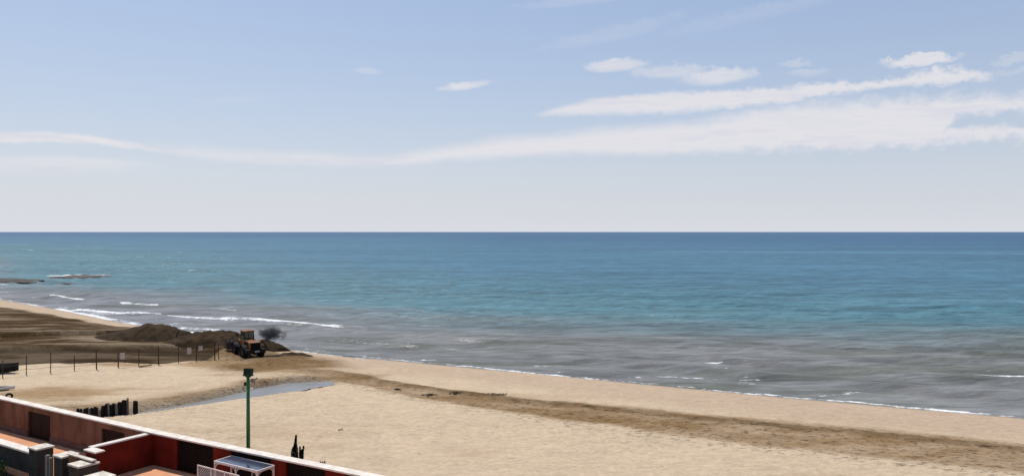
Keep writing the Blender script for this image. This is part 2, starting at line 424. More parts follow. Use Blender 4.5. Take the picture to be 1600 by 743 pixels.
def build_ground():
    xs = axis(-128, 62, 0.30, (-4000, 4000)); ss = axis(-14, 84, 0.27, (-16, 4000), 1.22)
    X, S = np.meshgrid(xs, ss); Y = shore(X) - S
    Z, k = ground_raw(X, Y)
    mixc = lambda c, m, d: c * (1 - m[..., None]) + d * m[..., None]
    c = np.broadcast_to(DRY, X.shape + (3,)).copy()
    c = mixc(c, 1 - sstep(k['s'] + 5 * fbm(X, Y, 10, 3, seed=30), 7, 13), SEASIDE)
    streak = fbm(X * 0.22, Y, 2.2, 4, 0.6, seed=31)
    c = mixc(c, 0.75 * k['bk'] * sstep(streak, -0.2, 0.15), BROWN * 1.25)
    c = mixc(c, k['inland'] * sstep(fbm(X * .3, Y, 6, 4, .6, seed=36), 0.06, 0.28) * (0.30 + 0.5 * sstep(-X, 15, 35)), BROWN * 1.45)
    c = mixc(c, k['b'] * (0.72 + 0.28 * sstep(streak, -0.15, 0.1)), UMBER)
    c = mixc(c, k['b'] * sstep(fbm(X * 0.12, Y, 2.5, 3, seed=33), 0.15, 0.24) * 0.35, DRY * 0.7)
    c = mixc(c, k['w'] * (0.45 + 0.55 * sstep(streak, -0.15, 0.12)), BROWN)
    c = mixc(c, k['a'] * (0.85 + 0.15 * sstep(streak, -0.1, 0.1)), FLATC)
    bm = k['band'] * np.clip(0.78 + 1.0 * fbm(X * 0.3 + Y * 0.15, Y, 1.3, 4, 0.65, seed=34), 0, 1)
    c = mixc(c, bm, BROWN * 1.12)
    c = mixc(c, np.clip(k['edge'] * (0.75 + 1.4 * fbm(X, Y, 0.9, 3, 0.65, seed=35)), 0, 1) * 0.72, DARK * 1.2)
    fb = k['far_bank'] * np.exp(-np.maximum(k['cd'] - 2.2, 0) / 1.6)
    c = mixc(c, np.clip(fb * 0.9, 0, 1), BROWN)
    c = mixc(c, k['chan'], np.array((0.20, 0.165, 0.13)))
    wet = 1 - sstep(k['s'] + 0.5 * fbm(X, Y, 3, 2, seed=40), 0.3, 1.6)
    c = mixc(c, wet * 0.75, WETC)
    o = grid_mesh('beach', X, Y, Z, SAND, dict(tint=c, wet=np.maximum(wet, k['chan']),
        churn=np.clip(k['band'] * 0.8 + k['edge'] * 0.5 + 0.7 * k['w'] + 0.5 * k['b'] + 0.6 * k['bk'] + fb + k['inland'] * (0.10 + 1.2 * np.clip(fbm(X * .5, Y, 9, 3, seed=70), 0, .4)) + 0.9 * k['fringe'], 0, 1)))
    tag(o, kind='structure')
build_ground()


# ------------------------------------------------------------------ sea
def sea_material():
    m = bpy.data.materials.new('sea_water'); m.use_nodes = True; m.node_tree.nodes.clear(); t = NT(m.node_tree)
    out = t.new('ShaderNodeOutputMaterial')
    at = t.new('ShaderNodeAttribute', attribute_name='tint'); fo = t.new('ShaderNodeAttribute', attribute_name='foam')
    ch = t.new('ShaderNodeAttribute', attribute_name='chop')
    tc = t.new('ShaderNodeTexCoord'); v = tc.outputs['Object']
    def mapped(sx, sy, rz):
        mp = t.new('ShaderNodeMapping'); mp.inputs['Scale'].default_value = (sx, sy, 1); mp.inputs['Rotation'].default_value = (0, 0, R(rz)); t.l.new(v, mp.inputs[0]); return mp.outputs[0]
    a = t.noise(mapped(0.35, 1.0, 22), 0.42, 5, 0.6, 0.3); b = t.noise(mapped(0.45, 1.0, 30), 1.5, 4, 0.6, 0.2); c = t.noise(mapped(0.3, 1.0, 18), 0.085, 5, 0.6, 0.4)
    big = t.noise(mapped(0.12, 1.0, 8), 0.012, 5, 0.6, 0.3)
    gust = t.noise(mapped(0.16, 1.0, 14), 0.06, 6, 0.65, 0.3); rip = t.noise(mapped(0.28, 1.0, 18), 0.24, 7, 0.72, 0.2)
    k = t.m('ADD', t.m('MULTIPLY', t.step(big, 0.3, 0.7), 0.22), t.m('ADD', t.m('MULTIPLY', t.step(gust, 0.3, 0.7), 0.26), t.m('MULTIPLY_ADD', t.step(rip, 0.34, 0.66), 0.52, 0.49)))
    fine = t.noise(mapped(0.30, 1.0, 22), 0.75, 6, 0.7, 0.15); k = t.m('MULTIPLY', k, t.m('MULTIPLY_ADD', t.step(fine, 0.35, 0.65), 0.36, 0.82))
    sc = t.new('ShaderNodeVectorMath', operation='SCALE'); t.l.new(at.outputs['Color'], sc.inputs[0]); t.l.new(k, sc.inputs[3])
    n5 = t.noise(mapped(0.7, 1.0, 20), 2.2, 6, 0.7)
    n6 = t.noise(mapped(0.5, 1.0, 20), 0.55, 4, 0.6)
    fm = t.step(t.m('ADD', fo.outputs['Fac'], t.m('ADD', t.m('MULTIPLY', t.m('SUBTRACT', n5, 0.5), 2.2), t.m('MULTIPLY', t.m('SUBTRACT', n6, 0.5), 1.5))), 0.40, 0.95)
    fm = t.m('MULTIPLY', fm, t.step(fo.outputs['Fac'], 0.02, 0.2))
    h = t.m('ADD', t.m('MULTIPLY', a, 1.0), t.m('ADD', t.m('MULTIPLY', b, 0.34), t.m('MULTIPLY', c, 2.6)))
    bp = t.new('ShaderNodeBump'); bp.inputs['Distance'].default_value = 1.0; t.l.new(h, bp.inputs['Height'])
    t.l.new(ch.outputs['Fac'], bp.inputs['Strength']); nrm = bp.outputs[0]
    dif = t.new('ShaderNodeBsdfDiffuse'); gls = t.new('ShaderNodeBsdfGlossy'); fr = t.new('ShaderNodeFresnel'); fr.inputs[0].default_value = 1.33
    t.l.new(t.mix(fm, sc.outputs[0], c4((0.72, 0.72, 0.71))), dif.inputs[0]); gls.inputs['Roughness'].default_value = 0.22
    for q in (dif.inputs['Normal'], gls.inputs['Normal'], fr.inputs['Normal']): t.l.new(nrm, q)
    # the mean slope of a choppy surface keeps the reflectance of a real sea far below a mirror's
    fac = t.m('MULTIPLY', t.m('MINIMUM', t.m('MULTIPLY', fr.outputs[0], 0.42), 0.19), t.m('SUBTRACT', 1.0, fm))
    mx_ = t.new('ShaderNodeMixShader'); t.l.new(fac, mx_.inputs[0]); t.l.new(dif.outputs[0], mx_.inputs[1]); t.l.new(gls.outputs[0], mx_.inputs[2])
    t.l.new(mx_.outputs[0], out.inputs[0])
    return m


BREAKERS = [([(80, 463), (102, 465), (126, 467)], 1.0, 1), ([(188, 473), (215, 475.5), (243, 477)], 1.3, 1), ([(330, 482), (370, 484)], 0.7, .6), ([(118, 484), (150, 487), (180, 489), (245, 491)], 1.4, 1),
            ([(266, 494), (300, 496), (335, 497.5), (358, 499)], 1.4, 1), ([(358, 499), (400, 501), (450, 503.5), (485, 507), (525, 510)], 1.7, 1),
            ([(285, 513), (310, 515), (335, 516)], 1.2, .8), ([(440, 489), (520, 491), (600, 494)], 0.5, .4), ([(1076, 563), (1100, 563.5), (1124, 564.5)], 0.38, 1), ([(1148, 590), (1165, 591), (1182, 592)], 0.35, .9), ([(1132, 578), (1160, 585), (1168, 588)], 0.45, .42),
            ([(1510, 584), (1550, 586), (1605, 588)], 0.42, 1), ([(1540, 580), (1590, 582)], 0.35, .38), ([(1390, 594), (1420, 597)], 0.25, .3), ([(80, 431), (130, 430), (172, 430)], 3.4, .95), ([(-40, 443), (10, 444)], 1.6, .8), ([(700, 499), (730, 500)], 0.6, .45), ([(780, 521), (810, 522)], 0.4, .4),
            ([(440, 548), (500, 556), (560, 563)], 1.3, .75), ([(424, 540.5), (440, 542.5)], 1.2, 1), ([(450, 541), (520, 552)], 0.8, .45), ([(700, 577), (760, 581)], 0.35, .5)]


def build_sea():
    xs = axis(-215, 115, 0.62, (-90000, 90000), 1.16); ts = axis(-5, 105, 0.36, (-5.2, 120000), 1.045)
    X, T = np.meshgrid(xs, ts); Y = shore(X) + T
    Tn = T * shore_cos(X)
    ph = fbm(X, Y, 38, 3, seed=50) * 9
    dep = sstep(Tn, 0.5, 9)
    wob = lambda lam, seed: np.sin(2 * np.pi * (Tn + ph * lam / 7.0 + 2.2 * fbm(X, Y, 22, 2, seed=seed)) / lam)
    env = lambda seed, sc: sstep(fbm(X * 0.35, Y, sc, 3, seed=seed), -0.16, 0.22)
    ripple = np.exp(-np.maximum(T - 90, 0) / 160.0)
    w1 = wob(7.5, 51) * env(52, 9); w2 = wob(4.1, 53) * env(54, 6)
    Z = dep * ripple * 1.9 * (0.13 * np.sign(w1) * np.abs(w1) ** 1.3 + 0.07 * w2 + 0.10 * fbm(X * 0.45, Y, 2.4, 3, seed=55)) + 0.03
    foam = np.zeros_like(X)
    for pts, wd, st in BREAKERS:
        wd *= 0.72; st *= 0.9
        d, sd, _ = seg_dist(X, Y + 0.8 * wd * fbm(X, Y, 5, 2, seed=56), [G(*p) for p in pts])
        m = np.exp(-(d / wd) ** 2); crest = np.exp(-((d * sd - wd * 0.6) / (wd * 0.9)) ** 2) * (d < wd * 3)
        foam = np.maximum(foam, st * np.maximum(m, 0.45 * np.exp(-(d / (2.2 * wd)) ** 2)) * np.clip(1 + 1.1 * fbm(X, Y, 8, 2, seed=66), .3, 1.1)); Z = Z + 0.22 * min(1, wd) * crest * st * (d < wd * 2.4)
    edge = Tn + 0.9 * fbm(X, Y, 7, 3, seed=57) + 0.8 * fbm(X, Y, 1.6, 3, seed=58)
    wid = 0.55 + 1.3 * sstep(-X, 20, 60) * (1 - sstep(-X, 80, 110)) + 0.6 * np.clip(fbm(X, Y, 9, 2, seed=59) + 0.1, 0, 1)
    sh = np.exp(-((edge - 0.2) / (wid * 0.75)) ** 2)
    foam = np.maximum(foam, sh * np.clip(0.68 + 1.6 * fbm(X, Y, 6, 3, seed=60), 0.15, 1))
    lace = 0.62 * (1 - sstep(Tn, 3, 11)) * sstep(fbm(X * 0.3, Y, 2.2, 4, 0.65, seed=61), 0.06, 0.25) * sstep(Tn, 0.6, 2)
    foam = np.maximum(foam, lace)
    caps = 0.75 * sstep(fbm(X * 0.5, Y, 2.2, 3, seed=62), 0.24, 0.36) * sstep(-X, 55, 130) * sstep(Tn, 30, 60) * (1 - sstep(T, 200, 330))  # whitecap spray and painted sun glitter, both as white foam flecks
    foam = np.maximum(foam, caps)  # from here foam holds real foam and the painted sun glitter
    # water colour: churned sand inshore, turquoise over pale bed, deep blue outside
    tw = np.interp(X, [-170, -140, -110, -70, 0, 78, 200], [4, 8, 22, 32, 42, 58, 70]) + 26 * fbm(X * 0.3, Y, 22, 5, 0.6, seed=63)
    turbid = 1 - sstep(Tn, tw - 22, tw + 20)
    mixc = lambda c, m, d: c * (1 - m[..., None]) + np.array(d) * m[..., None]
    c = np.broadcast_to(np.array((0.072, 0.158, 0.184)), X.shape + (3,)).copy()
    lt = np.log10(np.maximum(Tn, 1))
    c = mixc(c, sstep(lt, 1.8, 2.4), (0.058, 0.144, 0.204))
    c = mixc(c, sstep(lt, 2.5, 3.4), (0.036, 0.100, 0.180))  # deep blue, lightened by distant haze put into the colour
    c = mixc(c, turbid * 0.92, (0.170, 0.160, 0.148)); c = mixc(c, turbid * 0.7 * sstep(-X, 5, 60), (0.175, 0.172, 0.185))  # churned sand; paler to the left, where reflected sky is painted in
    c = mixc(c, turbid * sstep(fbm(X * 0.3, Y, 4, 3, seed=65), -0.02, 0.25) * 0.6, (0.070, 0.076, 0.050))
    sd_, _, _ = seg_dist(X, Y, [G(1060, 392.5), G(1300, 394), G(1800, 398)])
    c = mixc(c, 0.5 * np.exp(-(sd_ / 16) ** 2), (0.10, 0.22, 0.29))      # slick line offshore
    chop = 0.5 + 0.4 * sstep(Tn, 10, 80) + 0 * X
    tag(grid_mesh('sea', X, Y, Z, sea_material(), dict(tint=c, foam=foam, chop=chop)), kind='structure')  # foam attribute: real foam plus painted sun glitter
build_sea()


def build_stream():
    """still water lying in the outflow channel"""
    pts = [Vector((*p, 0)) for p in CHAN[2:]]
    path = []
    for a, b in zip(pts[:-1], pts[1:]):
        for i in range(10): path.append(a.lerp(b, i / 10))
    path.append(pts[-1])
    mb = MB(); n = len(path)
    for i, p in enumerate(path):
        d = (path[min(i + 1, n - 1)] - path[max(i - 1, 0)]).normalized(); q = Vector((-d.y, d.x, 0)); r = i / (n - 1)
        w = np.interp(r, [0, .25, .5, .75, 1], [0.5, 0.8, 1.4, 2.1, 0.8])
        zz = np.interp(r, [0, 1], [ZB - 0.26, ZB - 0.2])
        mb.v += [tuple(p + q * w + Vector((0, 0, zz))), tuple(p - q * w + Vector((0, 0, zz)))]
        if i: mb.f.append((2 * i - 2, 2 * i - 1, 2 * i + 1, 2 * i))
    m = mat('stream_water', (0.20, 0.19, 0.18), 0.3, 0.15, 0.6, 0.1, 3.0, spec=0.35)
    tag(mb.build('stream', m), kind='structure')
build_stream()

# ------------------------------------------------------------------ courtyard walls
# local frame of everything in the yards: +x along the wall to the right, -y towards the street
PLASTER = mat('terracotta_plaster', (0.19, 0.092, 0.057), 0.9, 0.3, 1.1, 0.3, 14, col2=(0.125, 0.056, 0.034), stretch=(1, 1, 0.45))
REDWALL = mat('deep_red_plaster', (0.15, 0.016, 0.008), 0.85, 0.25, 0.8, 0.2, 14, col2=(0.09, 0.009, 0.005))
COPING = mat('whitewashed_coping', (0.68, 0.61, 0.53), 0.85, 0.1, 2.2, 0.2, 16, col2=(0.56, 0.50, 0.43))
SKIRT = mat('grey_pink_skirting', (0.15, 0.09, 0.073), 0.9, 0.2, 1.5, 0.2, 12)
GATE = mat('dark_maroon_gate_paint', (0.016, 0.006, 0.005), 0.6, 0.3, 3, 0.1, 20)
SHUT = mat('black_brown_shutter', (0.007, 0.004, 0.0035), 0.7, 0.3, 3, 0.1, 20)
TILE = mat('terracotta_floor', (0.60, 0.285, 0.155), 0.8, 0.14, 1.3, 0.12, 18)
RENDER_ = mat('grey_cement_render', (0.048, 0.043, 0.037), 0.9, 0.3, 1.2, 0.3, 12)
STONECAP = mat('weathered_stone_cap', (0.62, 0.56, 0.47), 0.9, 0.2, 3.0, 0.3, 22, col2=(0.42, 0.37, 0.31))
METAL = mat('dark_iron', (0.02, 0.02, 0.022), 0.55, 0.3, 4, 0.1, 20)


def wall_with_openings(root, x0, x1, zb, openings, lintel, wm, dm, name):
    """openings = (x0, x1, zbot); each one closed by a recessed pair of boarded leaves"""
    T = 0.34; top = CAPZ - 0.09; x = x0
    for a, b, zo in openings + [(x1, x1, 0)]:
        if a > x + 0.01: MB().box((x + a) / 2, -T / 2, (zb + top) / 2, a - x, T, top - zb).build('wall_panel', wm, root)
        if a < x1:
            zt = top - lintel
            if lintel > 0.02: MB().box((a + b) / 2, -T / 2, (zt + top) / 2, b - a - 0.004, T - 0.004, lintel).build('lintel', wm, root)
            if zo > zb + 0.03: MB().box((a + b) / 2, -T / 2 , (zo + zb) / 2, b - a - 0.004, T - 0.006, zo - zb).build('sill_wall', wm, root)
            d = MB().box((a + b) / 2, -0.19, (zo + zt) / 2, b - a - 0.01, 0.05, zt - zo - 0.01).build(name, dm, root)
            n = max(4, int((b - a) / 0.28)); w = (b - a - 0.06) / n
            for i in range(n):
                MB().box(a + 0.03 + (i + 0.5) * w, -0.226, (zo + zt) / 2, w - 0.02, 0.022, zt - zo - 0.06).build('board', dm, d)
            MB().tube([((a + b) / 2 + 0.1, -0.27, zo + 0.8), ((a + b) / 2 + 0.1, -0.27, zo + 1.0)], 0.018, 6).build('handle', METAL, d)
        x = b
    return root


def on_wall(px, th, off=-0.34):
    s_ = (px - 800) / F; bx, by = JX - math.sin(th) * off, JY + math.cos(th) * off; ux, uy = math.cos(th), math.sin(th)
    return (bx - s_ * by) / (s_ * uy - ux)
GATES = [(-24.0, -22.0, FLZ + .02)] + [(on_wall(a, THL), on_wall(b, THL), FLZ + .02) for a, b in ((42, 77), (157, 193.5))]
wl = thing('courtyard_wall', (JX, JY, 0), THL, 'terracotta plastered courtyard wall with white coping and two dark gates along the beach', 'wall')
wall_with_openings(wl, -34, -0.02, 0.3, GATES, 0.36, PLASTER, GATE, 'gate')
MB().box(-17.0, -0.12, CAPZ - 0.045, 34.3, 0.60, 0.09).build('coping', COPING, wl, bevel=0.012)
for a, b in ((-34, GATES[0][0]), (GATES[0][1], GATES[1][0]), (GATES[1][1], GATES[2][0]), (GATES[2][1], -0.3)):
    MB().box((a + b) / 2, -0.36, FLZ + 0.21, b - a - 0.01, 0.05, 0.42).build('skirting', SKIRT, wl)
wr = thing('courtyard_wall', (JX, JY, 0), THR, 'deep red courtyard wall with white coping and black shuttered bays above the sand', 'wall')
wall_with_openings(wr, 0.02, 24, 0.3, [(2.35, 5.55, FRZ + .02), (7.0, 10.2, FRZ + .02), (11.25, 14.1, FRZ + .02), (15.4, 18.6, FRZ + .02), (20, 23, FRZ + .02)], 0.05, REDWALL, SHUT, 'shutter')
MB().box(12.2, -0.12, CAPZ - 0.048, 24.1, 0.60, 0.09).build('coping', COPING, wr, bevel=0.012)
wc = thing('dividing_wall', (JX, JY, 0), THM, 'dark red dividing wall with narrow white coping between the two yards', 'wall')
MB().box(0.02, -2.2, 1.55, 0.26, 3.7, 2.5).build('wall_panel', REDWALL, wc)
MB().box(0.02, -2.35, CAPZ - 0.052, 0.40, 3.4, 0.085).build('coping', COPING, wc, bevel=0.01)
MB().box(0.72, -4.2, 1.5, 1.05, 0.36, 2.56).build('end_panel', REDWALL, wc)
MB().box(0.75, -4.22, CAPZ - 0.06, 1.2, 0.55, 0.08).build('end_coping', COPING, wc, bevel=0.01)
MB().box(0.40, -4.72, 1.40, 2.4, 0.16, 2.2).build('low_panel', PLASTER, wc)
MB().box(0.40, -4.72, 2.535, 2.5, 0.26, 0.07).build('low_coping', STONECAP, wc, bevel=0.01)
# yard floors and the street strip
fl = MB().box(-17, -2.35, FLZ - 0.15, 34, 4.7, 0.3).build('yard_paving', TILE); fl.location = (JX, JY, 0); fl.rotation_euler.z = THL; tag(fl, kind='structure')
st_ = MB().box(-17, -7.3, 0.2, 36, 4.8, 0.2).build('street', mat('worn_asphalt', (0.05, 0.048, 0.045), .9, .3, 1.5, .3, 20)); st_.location = (JX, JY, 0); st_.rotation_euler.z = THM; tag(st_, kind='structure')
fr = MB().box(12.3, -4.2, FRZ - 0.2, 24.3, 8.4, 0.4).build('yard_paving', TILE); fr.location = (JX, JY, 0); fr.rotation_euler.z = THR; tag(fr, kind='structure')


def gate_pillar(x, y, top, s, label, grp='stone capped gate pillars'):
    o = thing('gate_pillar', (JX + x * math.cos(THM) + y * math.sin(THM), JY + x * math.sin(THM) - y * math.cos(THM), 0), THM, label, 'pillar', grp)
    MB().box(0, 0, (0.3 + top - 0.1) / 2, s - 0.1, s - 0.1, top - 0.4).build('shaft', RENDER_, o)
    MB().box(0, 0, top - 0.05, s, s, 0.10).build('capstone', STONECAP, o, bevel=0.015)
    return o


gate_pillar(-4.30, 4.55, 2.4, 1.02, 'grey rendered gate pillar next to the white topped street wall')
gate_pillar(-1.45, 4.60, 2.4, 1.00, 'middle grey gate pillar with pale stone cap beside the pale post')
gate_pillar(1.12, 5.0, 2.42, 1.16, 'stone capped gate pillar against the dark red yard corner')
gate_pillar(4.1, 5.9, 2.44, 1.25, 'bright white capped pillar at the bottom edge, nearest the camera')
fw = thing('street_wall', (JX, JY, 0), THM, 'low grey street wall with bright white coping at the left edge', 'wall')
MB().box(-16, -4.5, 1.1, 22, 0.3, 1.5).build('wall_panel', RENDER_, fw)
MB().box(-16, -4.5, 1.91, 22.1, 0.62, 0.11).build('coping', COPING, fw, bevel=0.012)
gp = thing('gate_post', (JX + (-2.75) * math.cos(THM) + 4.9 * math.sin(THM), JY + (-2.75) * math.sin(THM) - 4.9 * math.cos(THM), 0), THM, 'pale square double post between two grey gate pillars', 'post')
PALE = mat('pale_grey_paint', (0.20, 0.18, 0.15), 0.7, 0.2, 4, 0.1, 20)
MB().box(-0.1, 0, 1.2, 0.24, 0.2, 1.9).build('post', PALE, gp); MB().box(0.19, 0.02, 1.17, 0.14, 0.16, 1.82).build('side_post', PALE, gp)
MB().box(-0.1, 0, 2.17, 0.2, 0.16, 0.05).build('post_cap', PALE, gp)
ig = thing('iron_gate', (JX + 0.02 * math.cos(THM) + 5.0 * math.sin(THM), JY + 0.02 * math.sin(THM) - 5.0 * math.cos(THM), 0), THM, 'narrow black iron gate between the middle pillar and the corner pillar', 'gate')
for i in range(7): MB().tube([(-0.75 + i * 0.19, 0, 0.4), (-0.75 + i * 0.19, 0, 2.0)], 0.016, 6).build('bar', METAL, ig)
for z in (0.5, 1.9): MB().box(-0.18, 0, z, 1.25, 0.035, 0.05).build('rail', METAL, ig)
MB().box(-0.18, 0.03, 1.1, 1.2, 0.012, 1.5).build('sheet', METAL, ig)
MB().box(0.3, -0.04, 1.35, 0.1, 0.06, 0.16).build('lock_box', PALE, ig)
lg = thing('street_ledge', (JX + (-10.6) * math.cos(THM) + 6.3 * math.sin(THM), JY + (-10.6) * math.sin(THM) - 6.3 * math.cos(THM), 0), THM, 'pale concrete ledge top at the far left bottom edge', 'ledge')
MB().box(0.6, 0, 0.72, 3.6, 0.9, 0.85).build('plinth', RENDER_, lg); MB().box(0.6, 0, 1.19, 3.8, 1.0, 0.08).build('ledge_top', STONECAP, lg, bevel=0.01)


def leaf_plant(name, loc, stems, leaf, colr, label, cat, blades):
    o = thing(name, loc, 0, label, cat)
    lm = mat(name + '_leaf', colr, 0.6, 0.45, 5, 0.0); sm = mat('woody_stem', (0.09, 0.06, 0.035), 0.9, 0.3, 8)
    st = MB(); lf = MB()
    for k, (bx, by, h, lean, rad) in enumerate(stems):
        p = [Vector((bx + lean * (t * t) * h, by, h * t)) for t in [i / 10 for i in range(11)]]
        st.tube(p, [0.035 * (1 - 0.85 * i / 10) for i in range(11)], 6)
        for i in range(blades):
            t = random.random() ** 0.85; c = Vector((bx + lean * t * t * h, by, h * t)); r = rad(t)
            ang = random.random() * 6.283; rr = r * math.sqrt(random.random())
            q = c + Vector((math.cos(ang) * rr, math.sin(ang) * rr, 0))
            d = Vector((math.cos(ang) * 0.5, math.sin(ang) * 0.5, random.uniform(0.4, 1.3))).normalized(); e = d.cross(Vector((random.uniform(-1, 1), random.uniform(-1, 1), 0.3))).normalized()
            L = leaf * random.uniform(0.6, 1.3); w = L * 0.28
            lf.quad(q - e * w * 0.4, q + d * L * 0.5 - e * w, q + d * L, q + d * L * 0.5 + e * w)
    st.build('stem', sm, o); f = lf.build('foliage', lm, o); f['kind'] = 'stuff'
    return o


prof1 = lambda t: float(np.interp(t, [0, .1, .5, .70, .80, .87, 1], [.05, .17, .20, .17, .08, .035, .01]))
prof2 = lambda t: float(np.interp(t, [0, .1, .6, .80, .9, 1], [.05, .22, .21, .10, .04, .01]))


def on_ground(px, py):
    z = ZB
    for _ in range(6): x, y = G(px, py, z); z = gz(x, y)
    return x, y, z


def wall_side(px, off):
    """spot on the sand just seaward of the right yard wall, on the given bearing"""
    s = math.tan(math.atan((px - 800) / F)); n = (-math.sin(THR), math.cos(THR)); bx, by = JX + n[0] * off, JY + n[1] * off
    ux, uy = math.cos(THR), math.sin(THR)
    k = (bx - s * by) / (s * uy - ux); return bx + k * ux, by + k * uy


x, y = wall_side(458, 1.2)
leaf_plant('cypress_shrub', (x, y, gz(x, y)), [(0, 0, 2.85, 0.05, prof1)], 0.075, (0.030, 0.034, 0.018), 'taller slim dark cypress shrub with curved tip behind the white coping', 'shrub', 4200)
x, y = wall_side(468, 1.3)
leaf_plant('cypress_shrub', (x, y, gz(x, y)), [(0, 0, 2.1, 0.05, prof2), (0.05, 0, 2.3, 0.07, lambda t: 0.03 * (1 - t) + .006), (0.0, 0, 2.27, 0.0, lambda t: 0.03 * (1 - t) + .006)], 0.075, (0.034, 0.032, 0.018), 'shorter dark shrub with forked top beside the taller cypress shrub', 'shrub', 1600)
bx, by = JX + (-6.6) * math.cos(THM) + 6.2 * math.sin(THM), JY + (-6.6) * math.sin(THM) - 6.2 * math.cos(THM)
leaf_plant('garden_bush', (bx, by, 0.2), [(random.uniform(-.7, .7), random.uniform(-.4, .4), random.uniform(.9, 1.35), random.uniform(-.25, .25), lambda t: 0.1 + 0.3 * t) for _ in range(9)], 0.16, (0.055, 0.085, 0.025), 'green leafy bush at the foot of the grey street wall', 'bush', 170)

# trellis and glass topped pergola in the red yard
WHITEP = mat('aged_white_paint', (0.66, 0.57, 0.52), 0.6, 0.15, 5, 0.1, 25)
GLASS = mat('dark_glossy_roof_glass', (0.05, 0.062, 0.10), 0.08, 0.2, 1.0, 0.0, spec=1.0)
ca, sa = math.cos(THR), math.sin(THR)


def yard(px, py, z):
    X, Y = G(px, py, z); return X, Y
PGZ = 2.55
gl, gf, gr, gb = [Vector((*yard(*p, PGZ), 0)) for p in ((335, 719), (402, 734.5), (429.5, 726), (357, 713))]
ctr = (gl + gf + gr + gb) / 4; PL = ((gf - gl).length + (gr - gb).length) / 2; PW = ((gr - gf).length + (gb - gl).length) / 2 + 0.1
pg = thing('pergola', (ctr.x, ctr.y, FRZ), math.atan2(gf.y - gl.y, gf.x - gl.x), 'white framed pergola with arched brackets and glossy blue glass top', 'pergola')
h = PGZ - FRZ
MB().box(0, 0, h - 0.012, PL - 0.06, PW - 0.06, 0.02).build('roof_glass', GLASS, pg)
for s in (-1, 1):
    MB().box(0, s * (PW / 2), h - 0.06, PL + 0.06, 0.06, 0.12).build('beam', WHITEP, pg); MB().box(s * (PL / 2), 0, h - 0.062, 0.06, PW - 0.07, 0.115).build('beam', WHITEP, pg)
for sx in (-1, 0, 1):
    for sy in (-1, 1):
        x0, y0 = sx * (PL / 2 - 0.02), sy * (PW / 2 - 0.01)
        MB().box(x0, y0, (h - 0.12) / 2, 0.075 if sx else 0.055, 0.075 if sx else 0.055, h - 0.12).build('post', WHITEP, pg)
        for d in ((1,) if sx < 0 else (-1,) if sx > 0 else (-1, 1)):
            arc = [(x0 + d * (0.03 + 0.33 * (1 - math.cos(a))), y0, h - 0.13 - 0.33 * (1 - math.sin(a))) for a in [i * math.pi / 16 for i in range(9)]]
            MB().tube(arc, 0.022, 6).build('bracket', WHITEP, pg)
        if sx:
            arc = [(x0, y0 - sy * (0.03 + 0.3 * (1 - math.cos(a))), h - 0.13 - 0.3 * (1 - math.sin(a))) for a in [i * math.pi / 16 for i in range(9)]]
            MB().tube(arc, 0.022, 6).build('bracket', WHITEP, pg)
ta, tb = Vector((*yard(308, 726, 2.4), 0)), Vector((*yard(372, 742.5, 2.4), 0)); tl = (tb - ta).length
tr = thing('trellis_screen', (ta.x, ta.y, FRZ), math.atan2(tb.y - ta.y, tb.x - ta.x), 'white lattice trellis screen in front of the pergola', 'trellis')
th_ = 2.4 - FRZ
MB().box(tl / 2, 0, th_ - 0.03, tl, 0.05, 0.06).build('top_rail', WHITEP, tr); MB().box(tl / 2, 0, 0.12, tl, 0.05, 0.06).build('bottom_rail', WHITEP, tr)
for k in range(4): MB().box(tl * k / 3, 0, th_ / 2, 0.06, 0.06, th_).build('post', WHITEP, tr)
for k in range(3):
    x0, x1 = tl * k / 3 + 0.03, tl * (k + 1) / 3 - 0.03
    for d in (-1, 1):
        for i in range(-6, 13):
            s0 = x0 + i * 0.16; pts = []
            za, zb = 0.15, th_ - 0.06
            xa, xb = (s0, s0 + (zb - za)) if d > 0 else (s0 + (zb - za), s0)
            lo, hi = sorted((xa, xb))
            f0 = max(0, (x0 - lo) / (hi - lo)); f1 = min(1, (x1 - lo) / (hi - lo))
            if f1 - f0 < 0.05: continue
            q = [(lo + (hi - lo) * f, (za + (zb - za) * f) if d > 0 else (zb - (zb - za) * f)) for f in (f0, f1)]
            MB().tube([(q[0][0], d * 0.008, q[0][1]), (q[1][0], d * 0.008, q[1][1])], 0.013, 4).build('slat', WHITEP, tr)

# ------------------------------------------------------------------ floodlight mast
GREEN = mat('green_mast_paint', (0.016, 0.115, 0.022), 0.5, 0.25, 3, 0.05, 20, spec=0.5)
DKGREEN = mat('dark_green_housing', (0.014, 0.03, 0.022), 0.5, 0.25, 5, 0.05, 20)
GREYM = mat('weathered_bracket', (0.22, 0.19, 0.17), 0.7, 0.3, 6, 0.1, 20)
mx, my = wall_side(387, 1.6)
mz = gz(mx, my) - 0.05
top = CAPZ + (CAMZ - CAPZ) - (575 - HZN) / F * my
fm = thing('floodlight_mast', (mx, my, mz), 0, 'tall green floodlight mast standing on the sand behind the coping', 'lamp post')
mh = top - mz
MB().tube([(0, 0, 0), (0, 0, mh * 0.5), (0, 0, mh - 0.35)], [0.115, 0.108, 0.09], 14).build('pole', GREEN, fm, smooth=True)
MB().tube([(0, 0, 0), (0, 0, 0.06)], 0.24, 12).build('base_flange', GREEN, fm)
MB().box(0, 0, mh - 0.42, 0.62, 0.07, 0.07).build('crossbar', DKGREEN, fm)
for sx, w, rz in ((-0.12, 0.28, 0.15), (0.15, 0.23, -0.5)):
    rot = Matrix.Rotation(rz, 3, 'Z') @ Matrix.Rotation(-0.25, 3, 'X')
    l = MB().box(sx, 0.02, mh - 0.19, w, 0.22, 0.36, rot, 0.9).build('floodlight', DKGREEN, fm, bevel=0.012)
    MB().box(sx, 0.15, mh - 0.19, w - 0.07, 0.02, 0.28, rot).build('lens', mat('lamp_lens', (0.14, 0.17, 0.18), 0.2, 0.2, 4, 0), l)
